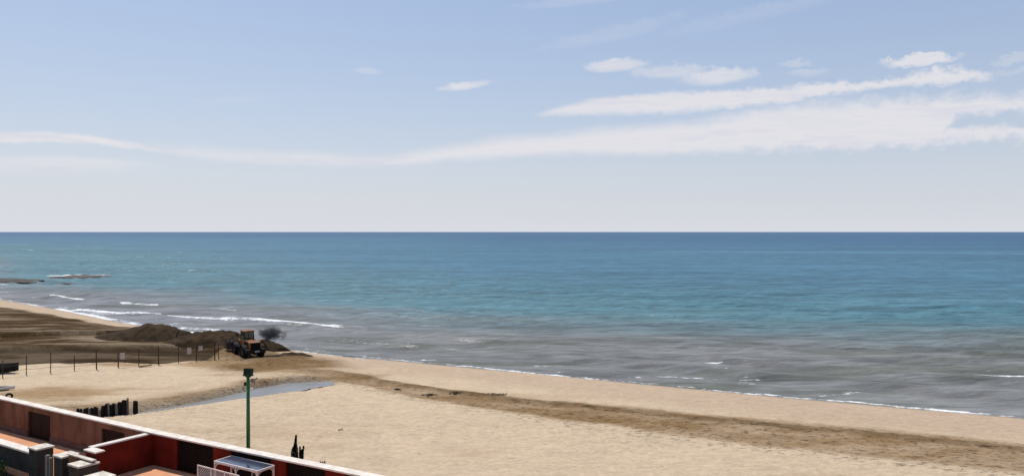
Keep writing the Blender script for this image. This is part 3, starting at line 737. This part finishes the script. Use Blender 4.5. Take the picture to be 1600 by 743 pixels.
MB().box(0, 0.03, mh - 0.44, 0.30, 0.16, 0.16).build('junction_box', DKGREEN, fm)
MB().tube([(0.1, 0, mh - 0.78), (0.3, 0, mh - 0.72)], 0.025, 6).build('arm', GREYM, fm)
rot = Matrix.Rotation(0.25, 3, 'Y')
MB().tube([(0.26, -0.14, mh - 0.72), (0.40, 0.02, mh - 0.66), (0.50, 0.12, mh - 0.60)], [0.15, 0.06, 0.05], 10).build('horn_speaker', GREYM, fm)
MB().tube([(0.36, 0.05, mh - 0.70), (0.36, 0.05, mh - 0.95)], 0.04, 6).build('speaker_bracket', GREYM, fm)
MB().box(-0.17, 0, mh - 0.92, 0.12, 0.12, 0.2).build('switch_box', DKGREEN, fm)
MB().box(0.22, -0.04, mh - 1.22, 0.16, 0.12, 0.10).build('camera_housing', mat('pale_plastic', (0.6, 0.58, 0.55), 0.5, 0.1), fm)

# ------------------------------------------------------------------ beach fence with notices
RUST = mat('brown_fence_post', (0.075, 0.045, 0.028), 0.85, 0.3, 7, 0.15, 30)
WIRE = mat('fence_wire', (0.10, 0.07, 0.05), 0.7, 0.2, 5, 0)
posts = [(-34, 594, 566), (3, 590, 562), (40, 586, 555), (78, 583, 550), (115, 579, 555), (150, 577, 547), (184, 574, 551), (216, 571.5, 544), (247, 570, 540), (278, 567, 540.5), (306, 564, 538), (335, 561, 533), (341, 561, 537)]
fen = thing('beach_fence', (0, 0, 0), 0, 'wire fence on thin brown posts crossing the sand beside the machine', 'fence')
prev = None
for i, (px, pb, pt_) in enumerate(posts):
    x, y, z = on_ground(px, pb); zt = CAMZ - (pt_ - HZN) / F * y
    w = 0.10 if px in (150, 184, 247, 306, 335) else 0.07
    MB().tube([(x, y, z - 0.3), (x + random.uniform(-.04, .04), y, zt)], [w * 0.62, w * 0.55], 6).build('post', RUST, fen)
    if prev:
        for k in (0.3, 0.62, 0.92):
            a = Vector((prev[0], prev[1], prev[2] + (prev[3] - prev[2]) * k)); b = Vector((x, y, z + (zt - z) * k)); mmid = (a + b) / 2 - Vector((0, 0, 0.05))
            MB().tube([a, a.lerp(mmid, 0.6), mmid, mmid.lerp(b, 0.4), b], 0.014, 4).build('wire', WIRE, fen)
    prev = (x, y, z, zt)
NOTICE = mat('faded_notice_board', (0.46, 0.39, 0.35), 0.7, 0.12, 4, 0.05, 20)
for px, py, pb, lab in ((191.6, 556, 573.5, 'pale notice board on the fence, leftmost of the three'), (295.7, 548, 565, 'pale notice board on the fence, tallest and middle of the three'), (313.6, 544, 563.5, 'pale notice board on the fence nearest the loader')):
    x, y, z = on_ground(px, pb); y -= 0.12; zc = CAMZ - (py - HZN) / F * y
    n = thing('notice_board', (x, y, zc), R(8), lab, 'sign', 'notice boards hung on the fence')
    MB().box(0, 0, 0, 0.44, 0.02, 0.68 if px < 300 else 0.52).build('panel', NOTICE, n); MB().box(0, 0.03, 0.1, 0.03, 0.03, 0.9).build('hanger', RUST, n)

# ------------------------------------------------------------------ old timber groyne
PILE = mat('tarred_pile', (0.018, 0.014, 0.012), 0.8, 0.5, 6, 0.4, 14, stretch=(3, 3, 0.6))
PILE2 = mat('weathered_grey_pile', (0.20, 0.165, 0.135), 0.85, 0.4, 6, 0.4, 14, stretch=(3, 3, 0.6))
gx, gy, gzz = on_ground(160, 652)
gro = thing('timber_groyne', (0, 0, 0), 0, 'row of dark broken timber piles sticking out of the sand', 'groyne')
row = [(118, 642, 638, .16), (121, 646, 638, .2), (125, 648, 638.5, .2), (128.5, 650, 640, .17), (132, 650, 638, .22), (135, 651, 637, .2), (139, 651, 638, .18), (143, 652, 637, .22), (147, 652, 635.5, .24), (150.5, 652, 637, .2), (154, 652, 639, .18), (158, 651, 634, .2), (162, 650, 633.5, .2), (165, 650, 631, .22), (168, 649.5, 629.5, .22), (172, 649, 632, .22), (176, 648, 630, .2), (181, 648, 630, .2), (184.5, 647.5, 628, .24), (187.5, 647, 628, .2), (191, 647, 625, .24), (194, 646.5, 625, .2), (198.5, 645.5, 621.5, .15), (209, 645, 626, .22), (212.5, 644.5, 626.5, .2)]
for i, (px, pb, pt_, w) in enumerate(row):
    z = 0.7; x, y = G(px, pb + 1.5, z); zt = CAMZ - (pt_ - HZN) / F * y
    r = w * 0.56; ln = random.uniform(-.05, .05)
    mb = MB(); mb.tube([(x, y, z - 0.7), (x + ln * .5, y, (z + zt) / 2), (x + ln, y + random.uniform(-.05, .05), zt)], [r * 1.05, r, r * random.uniform(.75, .95)], 7)
    mb.build('pile', PILE2 if i in (3, 6, 10, 14, 17, 22) else PILE, gro)
z = z2 = 0.6; x, y = G(152, 652, z); x2, y2 = G(176, 645, z)
dw = MB().box(0, 0, 0, (Vector((x2, y2, 0)) - Vector((x, y, 0))).length + .3, 0.2, 0.08).build('driftwood_plank', PILE2)
dw.location = ((x + x2) / 2, (y + y2) / 2 - 0.35, (z + z2) / 2 + 0.22); dw.rotation_euler = (0.2, -0.12, math.atan2(y2 - y, x2 - x)); tag(dw, 'grey weathered plank leaning at the foot of the groyne piles', 'plank')
x, y, z = on_ground(226, 573)
pk = MB().box(0, 0, 0, 1.25, 0.22, 0.10).build('driftwood_plank', mat('brown_plank', (0.16, 0.10, 0.06), .85, .3, 5), None, bevel=0.01); pk.location = (x, y, z + 0.12); pk.rotation_euler = (0, -0.1, 0.25); tag(pk, 'short brown plank lying on the sand below the fence', 'plank')

# ------------------------------------------------------------------ boats at the left edge


def boat(name, loc, rz, L, B, H, out_m, in_m, label, transom=0.55):
    o = thing(name, loc, rz, label, 'boat')
    def hull(inset, zoff):
        mb = MB(); N = 14; K = 9
        for i in range(N):
            t = i / (N - 1); w = B / 2 * (transom + (1 - transom) * math.sin(min(1, t / 0.45) * math.pi / 2)) * (1 - max(0, (t - 0.45) / 0.55) ** 2.2) + 0.02
            w = max(0.02, w - inset); sheer = H * (1 + 0.25 * (t - 0.4) ** 2 * 4 * (t > 0.4)); kee = zoff + 0.35 * H * max(0, (t - 0.7) / 0.3) ** 2
            for j in range(K):
                a = math.pi * j / (K - 1); yy = -w * math.cos(a); zz = kee + (sheer - kee) * (1 - math.sin(a) ** 0.75)
                mb.v.append((L * (t - 0.5), yy, zz))
        for i in range(N - 1):
            for j in range(K - 1): mb.f.append((i * K + j, i * K + j + 1, (i + 1) * K + j + 1, (i + 1) * K + j))
        mb.f.append(tuple(range(K))); return mb
    hull(0, 0).build('hull', out_m, o, smooth=True); hull(0.06, 0.08).build('lining', in_m, o, smooth=True)
    for s in (-1, 1):
        pts = []
        for i in range(14):
            t = i / 13; w = B / 2 * (transom + (1 - transom) * math.sin(min(1, t / 0.45) * math.pi / 2)) * (1 - max(0, (t - 0.45) / 0.55) ** 2.2) + 0.0
            pts.append((L * (t - 0.5), s * max(w, 0.01), H * (1 + 0.25 * (t - 0.4) ** 2 * 4 * (t > 0.4))))
        MB().tube(pts, 0.045, 6).build('gunwale', out_m, o)
    for t in (0.2, 0.48): MB().box(L * (t - 0.5), 0, H * 0.72, 0.28, B * 0.86, 0.05).build('thwart', in_m, o)
    return o


DKB = mat('dark_boat_paint', (0.018, 0.018, 0.02), 0.6, 0.4, 2, 0.1); DKI = mat('dark_boat_lining', (0.09, 0.075, 0.06), 0.8, 0.4, 3, 0.1)
x, y, z = on_ground(-22, 583); boat('rowing_boat', (x, y, z + 0.02), R(4), 6.2, 1.9, 0.74, DKB, DKI, 'dark wooden rowing boat cut off by the left edge near the fence')
WB = mat('white_boat_paint', (0.72, 0.68, 0.64), 0.5, 0.12, 2, 0.05); WI = mat('boat_grey_brown', (0.2, 0.15, 0.12), 0.8, 0.3, 3)
x, y, z = on_ground(-24, 611); boat('dinghy', (x, y, z + 0.03), R(16), 4.6, 1.5, 0.22, WB, WI, 'low white dinghy cut off by the left edge on dry sand')


def rock_mesh(rad, seed, flat=1.0, sub=3):
    bm = bmesh.new(); bmesh.ops.create_icosphere(bm, subdivisions=sub, radius=1)
    for v in bm.verts:
        c = v.co.copy(); n = np.array([c.x * 1.3 + c.z * .7 + seed * 3.1]), np.array([c.y * 1.3 - c.z * .5 + seed * 1.7])
        k = 1 + 0.55 * float(fbm(n[0], n[1], 1.0, 4, 0.55, seed)[0]) * 2
        v.co = Vector((c.x * rad[0] * k, c.y * rad[1] * k, c.z * rad[2] * k * flat))
    me = bpy.data.meshes.new('rock'); bm.to_mesh(me); bm.free(); return me


x, y, z = on_ground(13, 623)
ty = thing('dumped_tyre', (x, y, z + 0.24), R(35), 'dark worn tyre leaning in the sand near the white dinghy', 'tyre'); ty.rotation_euler = (0.45, 0, R(25)); ty.scale = (.58, .58, .58)
TYRE = mat('black_rubber', (0.014, 0.013, 0.013), 0.8, 0.4, 6, 0.2, 18)
MB().lathe([(0.26, -0.10), (0.40, -0.14), (0.50, -0.10), (0.52, 0), (0.50, 0.10), (0.40, 0.14), (0.26, 0.10), (0.27, 0), (0.26, -0.10)], 1, 0, 0, n=24).build('tread', TYRE, ty, smooth=True)

# rocks awash
REEF = mat('wet_reef_rock', (0.055, 0.042, 0.034), 0.6, 0.4, 0.4, 0.5, 2.0); REEF2 = mat('reddish_reef_rock', (0.10, 0.072, 0.06), 0.7, 0.4, 0.4, 0.5, 2.0)
for i, (px, py, rx, ry, rz_, m_, lab) in enumerate([(-30, 438, 11, 5, .8, REEF, 'dark flat reef rock cut off by the left edge'), (8, 439.5, 6, 4, .75, REEF, 'dark reef rock awash between the left edge ledge and the longest reef'), (30, 442, 5.5, 3.2, .9, REEF, 'longest dark low reef rock standing clear of the water at left'), (45, 438.5, 4, 2.2, .45, REEF, 'thin dark reef strip beyond the longest left reef rock'), (100, 443.5, 3.4, 1.6, .3, REEF, 'faint low rock strip nearest the beach at left'),
                          (108, 434, 6, 3, .5, REEF2, 'reddish reef shelf with foam, left end'), (130, 433, 6.5, 4, .75, REEF2, 'reddish reef hump in the middle of the breaking foam'), (149, 432, 5, 3, .5, REEF2, 'reddish reef shelf with foam, right end')]):
    x, y = G(px, py); o = bpy.data.objects.new('reef_rock', rock_mesh((rx, ry, rz_), i + 1)); C.objects.link(o); o.data.materials.append(m_)
    o.location = (x, y, 0.0); o.rotation_euler.z = R(random.uniform(-12, 6)); tag(o, lab, 'rock', 'reef rocks awash off the left shore')

# seaweed clumps
WEED = mat('dry_seaweed', (0.085, 0.06, 0.035), 0.9, 0.4, 6, 0.2)
for i, (px, py, s, lab) in enumerate([(621, 609, .25, 'tiny dark seaweed clump, first on the track from the stream'), (670, 617.5, .5, 'dark seaweed clump on the dark sand track, second from the stream'), (712, 615, .42, 'dark seaweed clump near the seaward edge of the track'), (777, 617, .6, 'widest dark seaweed clump, farthest right on the sand track'), (532, 672, .1, 'small dark weed tuft on pale sand beyond the shrubs'), (503, 724, .14, 'small dark weed tuft at the white coping right of the shrubs')]):
    x, y, z = on_ground(px, py); mb = MB()
    for k in range(45 if s > .2 else 9):
        a = random.random() * 6.283; r = s * random.random() ** 0.7; px_, py_ = x + math.cos(a) * r * 1.4, y + math.sin(a) * r * .6
        zz = gz(px_, py_) - 0.01; d = random.random() * 6.283; l = random.uniform(.12, .3) * (0.3 + s)
        mb.tube([(px_, py_, zz), (px_ + math.cos(d) * l * .5, py_ + math.sin(d) * l * .5, zz + random.uniform(.04, .16)), (px_ + math.cos(d) * l, py_ + math.sin(d) * l, zz + .01)], [.02, .028, .012], 4)
    tag(mb.build('seaweed_clump', WEED), lab, 'seaweed', 'seaweed clumps scattered on the sand')

# ------------------------------------------------------------------ heaps of dark sand
HEAP = mat('dug_dark_sand', (0.046, 0.027, 0.012), 0.95, 0.4, 1.0, 1.0, 3.0, col2=(0.018, 0.011, 0.0055))


def sand_heap(crest, base_py, depth, label, tops, lobes=0.25, seed=1):
    """ridge along bearings crest (px), standing where base_py meets the sand; tops = crest rows"""
    pts = []
    for px, bp, tp in zip(crest, base_py, tops):
        x, y, z = on_ground(px, bp); pts.append((x, y, max(0.05, CAMZ - (tp - HZN) / F * y - z)))
    pts = np.array(pts); n = 90; k = 34
    u = np.linspace(0, len(pts) - 1, n); P = np.stack([np.interp(u, range(len(pts)), pts[:, i]) for i in range(3)], -1)
    for _ in range(4): P[1:-1] = (P[:-2] + 2 * P[1:-1] + P[2:]) / 4
    v = np.linspace(-1, 1, k); V, U = np.meshgrid(v, np.arange(n)); dirs = np.gradient(P[:, :2], axis=0); dirs /= np.linalg.norm(dirs, axis=1)[:, None]
    nx, ny = -dirs[:, 1], dirs[:, 0]
    X = P[:, 0][:, None] + nx[:, None] * V * depth; Y = P[:, 1][:, None] + ny[:, None] * V * depth
    prof = np.clip(1 - np.abs(V) ** 1.6, 0, 1) ** 1.05
    endf = sstep(np.linspace(0, 1, n), 0, .08) * (1 - sstep(np.linspace(0, 1, n), .92, 1))
    Hh = P[:, 2][:, None] * prof * endf[:, None] * (1 + lobes * 2 * fbm(X, Y, 2.0, 4, .55, seed) + 0.35 * fbm(X, Y, 0.9, 3, .6, seed + 3))
    Z0, _ = ground_raw(X, Y)
    Z = Z0 - 0.12 + Hh + 0.12 * prof
    return tag(grid_mesh('sand_heap', X, Y, Z, HEAP, {}), label, 'sand heap', 'heaps of dug dark sand by the loader')


sand_heap([180, 200, 212, 225, 240, 255, 270, 283, 298], [517, 521, 524, 526, 527, 527, 526, 526, 527], 4.2, 'largest rounded heap of dark sand standing against the surf', [516, 514, 511, 507.5, 505, 506, 509.5, 515.5, 521.5], 0.2, seed=2)
sand_heap([285, 300, 315, 330, 338], [531, 533, 534, 534, 533], 4.0, 'low dark sand heap between the largest heap and the loader', [526, 520, 517.5, 516.5, 521], seed=4)
sand_heap([331, 342, 352, 362, 375, 390], [534, 535, 536, 537, 538, 540], 3.6, 'brown sand heap directly behind the raised bucket', [522, 515.5, 514.5, 517, 521, 530], seed=5)
sand_heap([404, 412, 422, 432, 438, 443], [547, 546.5, 546.5, 547, 548, 549], 1.5, 'small arched sand heap right of the loader by the surf', [532, 530.5, 531.5, 534.5, 539, 546], 0.12, seed=6)
sand_heap([444, 456, 470, 486], [553, 554, 555, 557], 0.9, 'low flat ridge of dark sand right of the loader at the waterline', [550, 549.5, 550.5, 555], 0.2, seed=7)

# ------------------------------------------------------------------ wheel loader
ORANGE = mat('worn_orange_paint', (0.23, 0.080, 0.015), 0.55, 0.3, 2.5, 0.1, 20, spec=0.3, col2=(0.10, 0.036, 0.012))
BLACKM = mat('black_chassis', (0.012, 0.012, 0.013), 0.6, 0.3, 4, 0.15, 20); HUB = mat('dusty_rim', (0.11, 0.085, 0.065), 0.8, 0.3, 4)
STEEL = mat('muddy_bucket_steel', (0.075, 0.055, 0.042), 0.75, 0.4, 3, 0.3, 12); CABGL = mat('cab_glass', (0.03, 0.05, 0.045), 0.08, 0.2, 2, 0, spec=0.7); GRILLE = mat('grille_black', (0.006, 0.006, 0.006), 0.8, 0.2)
lx, ly, lz = on_ground(387, 556.0)
ALPHA = R(38)
ld = thing('wheel_loader', (lx, ly, lz), R(90) + ALPHA, 'orange wheel loader with black rear grille working at the edge of the surf', 'loader')
ld.scale = (0.9, 0.9, 0.88)
# local: +x forward (bucket), +y left
ch = MB(); ch.box(-0.9, 0, 0.98, 3.6, 0.95, 0.55); ch.box(1.55, 0, 0.95, 2.0, 0.75, 0.6); ch.box(0.35, 0, 1.0, 0.7, 0.5, 0.9); ch.build('chassis', BLACKM, ld, bevel=0.03)
for xx in (-1.55, 1.55): MB().tube([(xx, -0.9, 0.76), (xx, 0.9, 0.76)], 0.16, 10).build('axle', BLACKM, ld)
hood = MB(); hood.prism([(-2.65, 1.25), (-0.35, 1.25), (-0.35, 2.28), (-2.2, 2.2), (-2.65, 1.98)], 1, -0.72, 0.72); hd = hood.build('engine_hood', ORANGE, ld, bevel=0.05)
MB().box(-2.70, 0, 1.66, 0.06, 1.16, 0.80).build('rear_grille', GRILLE, hd)
for z in (1.42, 1.58, 1.74, 1.90): MB().box(-2.745, 0, z, 0.03, 1.1, 0.04).build('grille_bar', BLACKM, hd)
for s in (-1, 1):
    MB().box(-1.4, s * 0.735, 1.78, 1.2, 0.02, 0.42).build('side_vent', GRILLE, hd)
    MB().box(-2.70, s * 0.66, 1.78, 0.06, 0.13, 0.7).build('corner_trim', ORANGE, hd)
MB().tube([(-1.3, -0.28, 2.2), (-1.3, -0.28, 2.75), (-1.36, -0.28, 2.9)], 0.06, 8).build('exhaust_pipe', BLACKM, hd)
MB().tube([(-0.9, 0.3, 2.2), (-0.9, 0.3, 2.5)], 0.1, 10).build('air_intake', BLACKM, hd)
cw = MB(); cw.prism([(-3.0, 0.72), (-2.2, 0.72), (-2.2, 1.28), (-3.0, 1.22)], 1, -1.22, 1.22); cwo = cw.build('counterweight', BLACKM, ld, bevel=0.05)
MB().box(-3.015, -0.12, 0.98, 0.02, 0.55, 0.16).build('number_plate', mat('plate_grey', (0.45, 0.43, 0.4), .6, .1), cwo)
for s in (-1, 1): MB().box(-3.015, s * 0.95, 1.08, 0.03, 0.16, 0.09).build('tail_light', mat('tail_light_red', (0.10, 0.006, 0.005), .4, .1), cwo)
# cab
cb = MB(); cb.box(0.28, 0, 1.75, 1.45, 1.30, 0.75); cab = cb.build('cab', ORANGE, ld, bevel=0.04)
for sx in (-1, 1):
    for sy in (-1, 1):
        MB().tube([(0.28 + sx * 0.70, sy * 0.62, 2.1), (0.28 + sx * 0.62, sy * 0.58, 3.22)], 0.055, 6).build('cab_pillar', ORANGE if sx > 0 else BLACKM, cab)
MB().box(0.28, 0, 3.29, 1.52, 1.38, 0.15).build('cab_roof', ORANGE, cab, bevel=0.05)
MB().box(-0.37, 0, 2.68, 0.02, 1.08, 1.0).build('rear_window', CABGL, cab); MB().box(0.93, 0, 2.68, 0.02, 1.08, 1.0).build('windscreen', CABGL, cab)
for s in (-1, 1):
    MB().box(0.28, s * 0.60, 2.68, 1.18, 0.02, 1.0).build('side_window', CABGL, cab); MB().box(0.20, s * 0.615, 2.65, 0.05, 0.03, 1.06).build('window_bar', BLACKM, cab)
    MB().tube([(0.95, s * 0.62, 2.9), (1.05, s * 0.98, 2.85)], 0.018, 5).build('mirror_arm', BLACKM, cab); MB().box(1.06, s * 1.02, 2.75, 0.05, 0.2, 0.32).build('mirror', BLACKM, cab)
MB().box(0.1, 0, 2.45, 0.5, 0.5, 0.8).build('seat', GRILLE, cab)
# fenders, steps, rails
for s in (-1, 1):
    for xx in (-1.55, 1.55):
        arc = [(xx + 0.98 * math.cos(a), 0.80 + 0.93 * math.sin(a)) for a in [R(25 + i * 13) for i in range(11)]]; arc2 = [(xx + 0.93 * math.cos(a), 0.80 + 0.88 * math.sin(a)) for a in [R(25 + i * 13) for i in range(11)]][::-1]
        MB().prism(arc + arc2, 1, s * 0.80, s * 1.38).build('fender', BLACKM, ld)
    MB().box(-0.05, s * 0.98, 1.40, 1.1, 0.5, 0.06).build('platform', BLACKM, ld)
    for z in (0.55, 0.85, 1.12): MB().box(0.05, s * 1.12, z, 0.5, 0.22, 0.05).build('step', BLACKM, ld)
    MB().tube([(-0.6, s * 1.2, 1.42), (-0.6, s * 1.2, 2.3), (-2.3, s * 0.72, 2.35)], 0.022, 5).build('handrail', ORANGE, ld)
for xx in (-1.55, 1.55):
    for s in (-1, 1):
        r, w, c0 = 0.80, 0.29, s * 1.08
        wh = thing('wheel', (0, 0, 0), 0, None, None); wh.parent = ld
        MB().lathe([(0.42, -w), (0.66, -w * 1.02), (0.77, -w * 0.82), (r, -w * 0.4), (r, w * 0.4), (0.77, w * 0.82), (0.66, w * 1.02), (0.42, w)], 1, xx, 0.78, c0, 28).build('tyre', TYRE, wh, smooth=True)
        MB().lathe([(0.02, s * 0.20), (0.18, s * 0.20), (0.20, s * 0.12), (0.36, s * 0.10), (0.44, s * 0.24), (0.44, -s * 0.24), (0.02, -s * 0.2)], 1, xx, 0.78, c0, 20).build('rim', HUB, wh, smooth=True)
        lugs = MB()
        for i in range(22):
            a = 2 * math.pi * i / 22; rot = Matrix.Rotation(-a, 3, 'Y')
            p = rot @ Vector((r + 0.012, 0, 0)); lugs.box(xx + p.x, c0 + (0.12 if i % 2 else -0.12), 0.78 + p.z, 0.05, 0.28, 0.10, rot)
        lugs.build('tread_lugs', TYRE, wh)
# arms and bucket
for s in (-1, 1):
    arm = [(1.35, 1.95), (1.75, 2.15), (2.8, 1.75), (3.6, 0.95), (3.5, 0.75), (2.65, 1.45), (1.7, 1.75)]
    MB().prism(arm, 1, s * 0.52 - 0.07, s * 0.52 + 0.07).build('lift_arm', ORANGE, ld, bevel=0.015)
    MB().tube([(1.2, s * 0.38, 1.15), (2.2, s * 0.46, 1.55)], 0.09, 8).build('hydraulic_ram', BLACKM, ld)
    MB().box(1.25, s * 0.52, 1.6, 0.35, 0.2, 0.8).build('loader_tower', ORANGE, ld)
MB().tube([(1.5, 0, 1.8), (2.9, 0, 1.95), (3.55, 0, 1.35)], 0.08, 8).build('tilt_ram', BLACKM, ld)
bo = [(3.55, 0.55), (4.75, 0.62), (4.78, 0.68), (3.95, 0.80), (3.72, 1.0), (3.68, 1.35), (3.9, 1.85), (3.84, 1.9), (3.52, 1.5), (3.45, 0.9)]
bk = MB().prism(bo, 1, -1.45, 1.45).build('bucket', STEEL, ld)
for s in (-1, 1): MB().prism([(3.5, 0.6), (4.7, 0.65), (4.45, 1.2), (3.88, 1.86), (3.5, 1.45)], 1, s * 1.44, s * 1.49).build('bucket_cheek', STEEL, bk)
for i in range(8): MB().box(4.86, -1.3 + i * 0.371, 0.65, 0.24, 0.10, 0.05).build('bucket_tooth', STEEL, bk)
ldm = MB(); b0 = len(ldm.v)
for i in range(13):
    for j in range(9):
        yy = -1.4 + 2.8 * i / 12; q = j / 8; xx = 3.72 + 0.85 * q
        ldm.v.append((xx, yy, 0.9 + 0.95 * math.sin(math.pi * (0.35 + 0.6 * q)) * (0.75 + 0.25 * math.sin(math.pi * i / 12)) + random.uniform(-.05, .05)))
for i in range(12):
    for j in range(8): ldm.f.append((i * 9 + j, i * 9 + j + 1, (i + 1) * 9 + j + 1, (i + 1) * 9 + j))
sl = ldm.build('bucket_load', HEAP, smooth=True); sl.location = ld.location; sl.rotation_euler = ld.rotation_euler; sl.scale = ld.scale; tag(sl, 'load of dark sand heaped in the loader bucket', 'sand')

# black exhaust smoke drifting to the right of the cab


def build_smoke():
    bm = bmesh.new(); bmesh.ops.create_icosphere(bm, subdivisions=4, radius=1.0)
    for v in bm.verts:
        c = v.co; k = 1 + 0.5 * float(fbm(np.array([c.x * 1.4 + c.z]), np.array([c.y * 1.4 - c.z * .6]), 1.0, 3, .5, 3)[0]); v.co = c * k
    me = bpy.data.meshes.new('exhaust_smoke'); bm.to_mesh(me); bm.free()
    o = bpy.data.objects.new('exhaust_smoke', me); C.objects.link(o)
    y = ly + 1.0; o.location = ((423 - 800) / F * y, y, CAMZ - (521 - HZN) / F * y); o.scale = (2.1, 1.1, 1.15); o.rotation_euler = (0, 0.12, 0)
    m = bpy.data.materials.new('diesel_smoke'); m.use_nodes = True; m.node_tree.nodes.clear(); t = NT(m.node_tree)
    out = t.new('ShaderNodeOutputMaterial'); pv = t.new('ShaderNodeVolumePrincipled'); t.l.new(pv.outputs[0], out.inputs['Volume'])
    pv.inputs['Color'].default_value = (0.10, 0.10, 0.11, 1); tc = t.new('ShaderNodeTexCoord'); v = tc.outputs['Object']
    n = t.noise(v, 1.9, 6, 0.65, 1.0); ln = t.new('ShaderNodeVectorMath', operation='LENGTH'); t.l.new(v, ln.inputs[0])
    d = t.m('SUBTRACT', t.m('MULTIPLY', n, 1.5), t.m('MULTIPLY', ln.outputs['Value'], 0.62))
    t.l.new(t.m('MULTIPLY', t.step(d, 0.25, 0.60), 3.6), pv.inputs['Density'])
    me.materials.append(m)
    tag(o, 'puff of black exhaust smoke hanging in front of the surf', 'smoke', kind='stuff')
build_smoke()
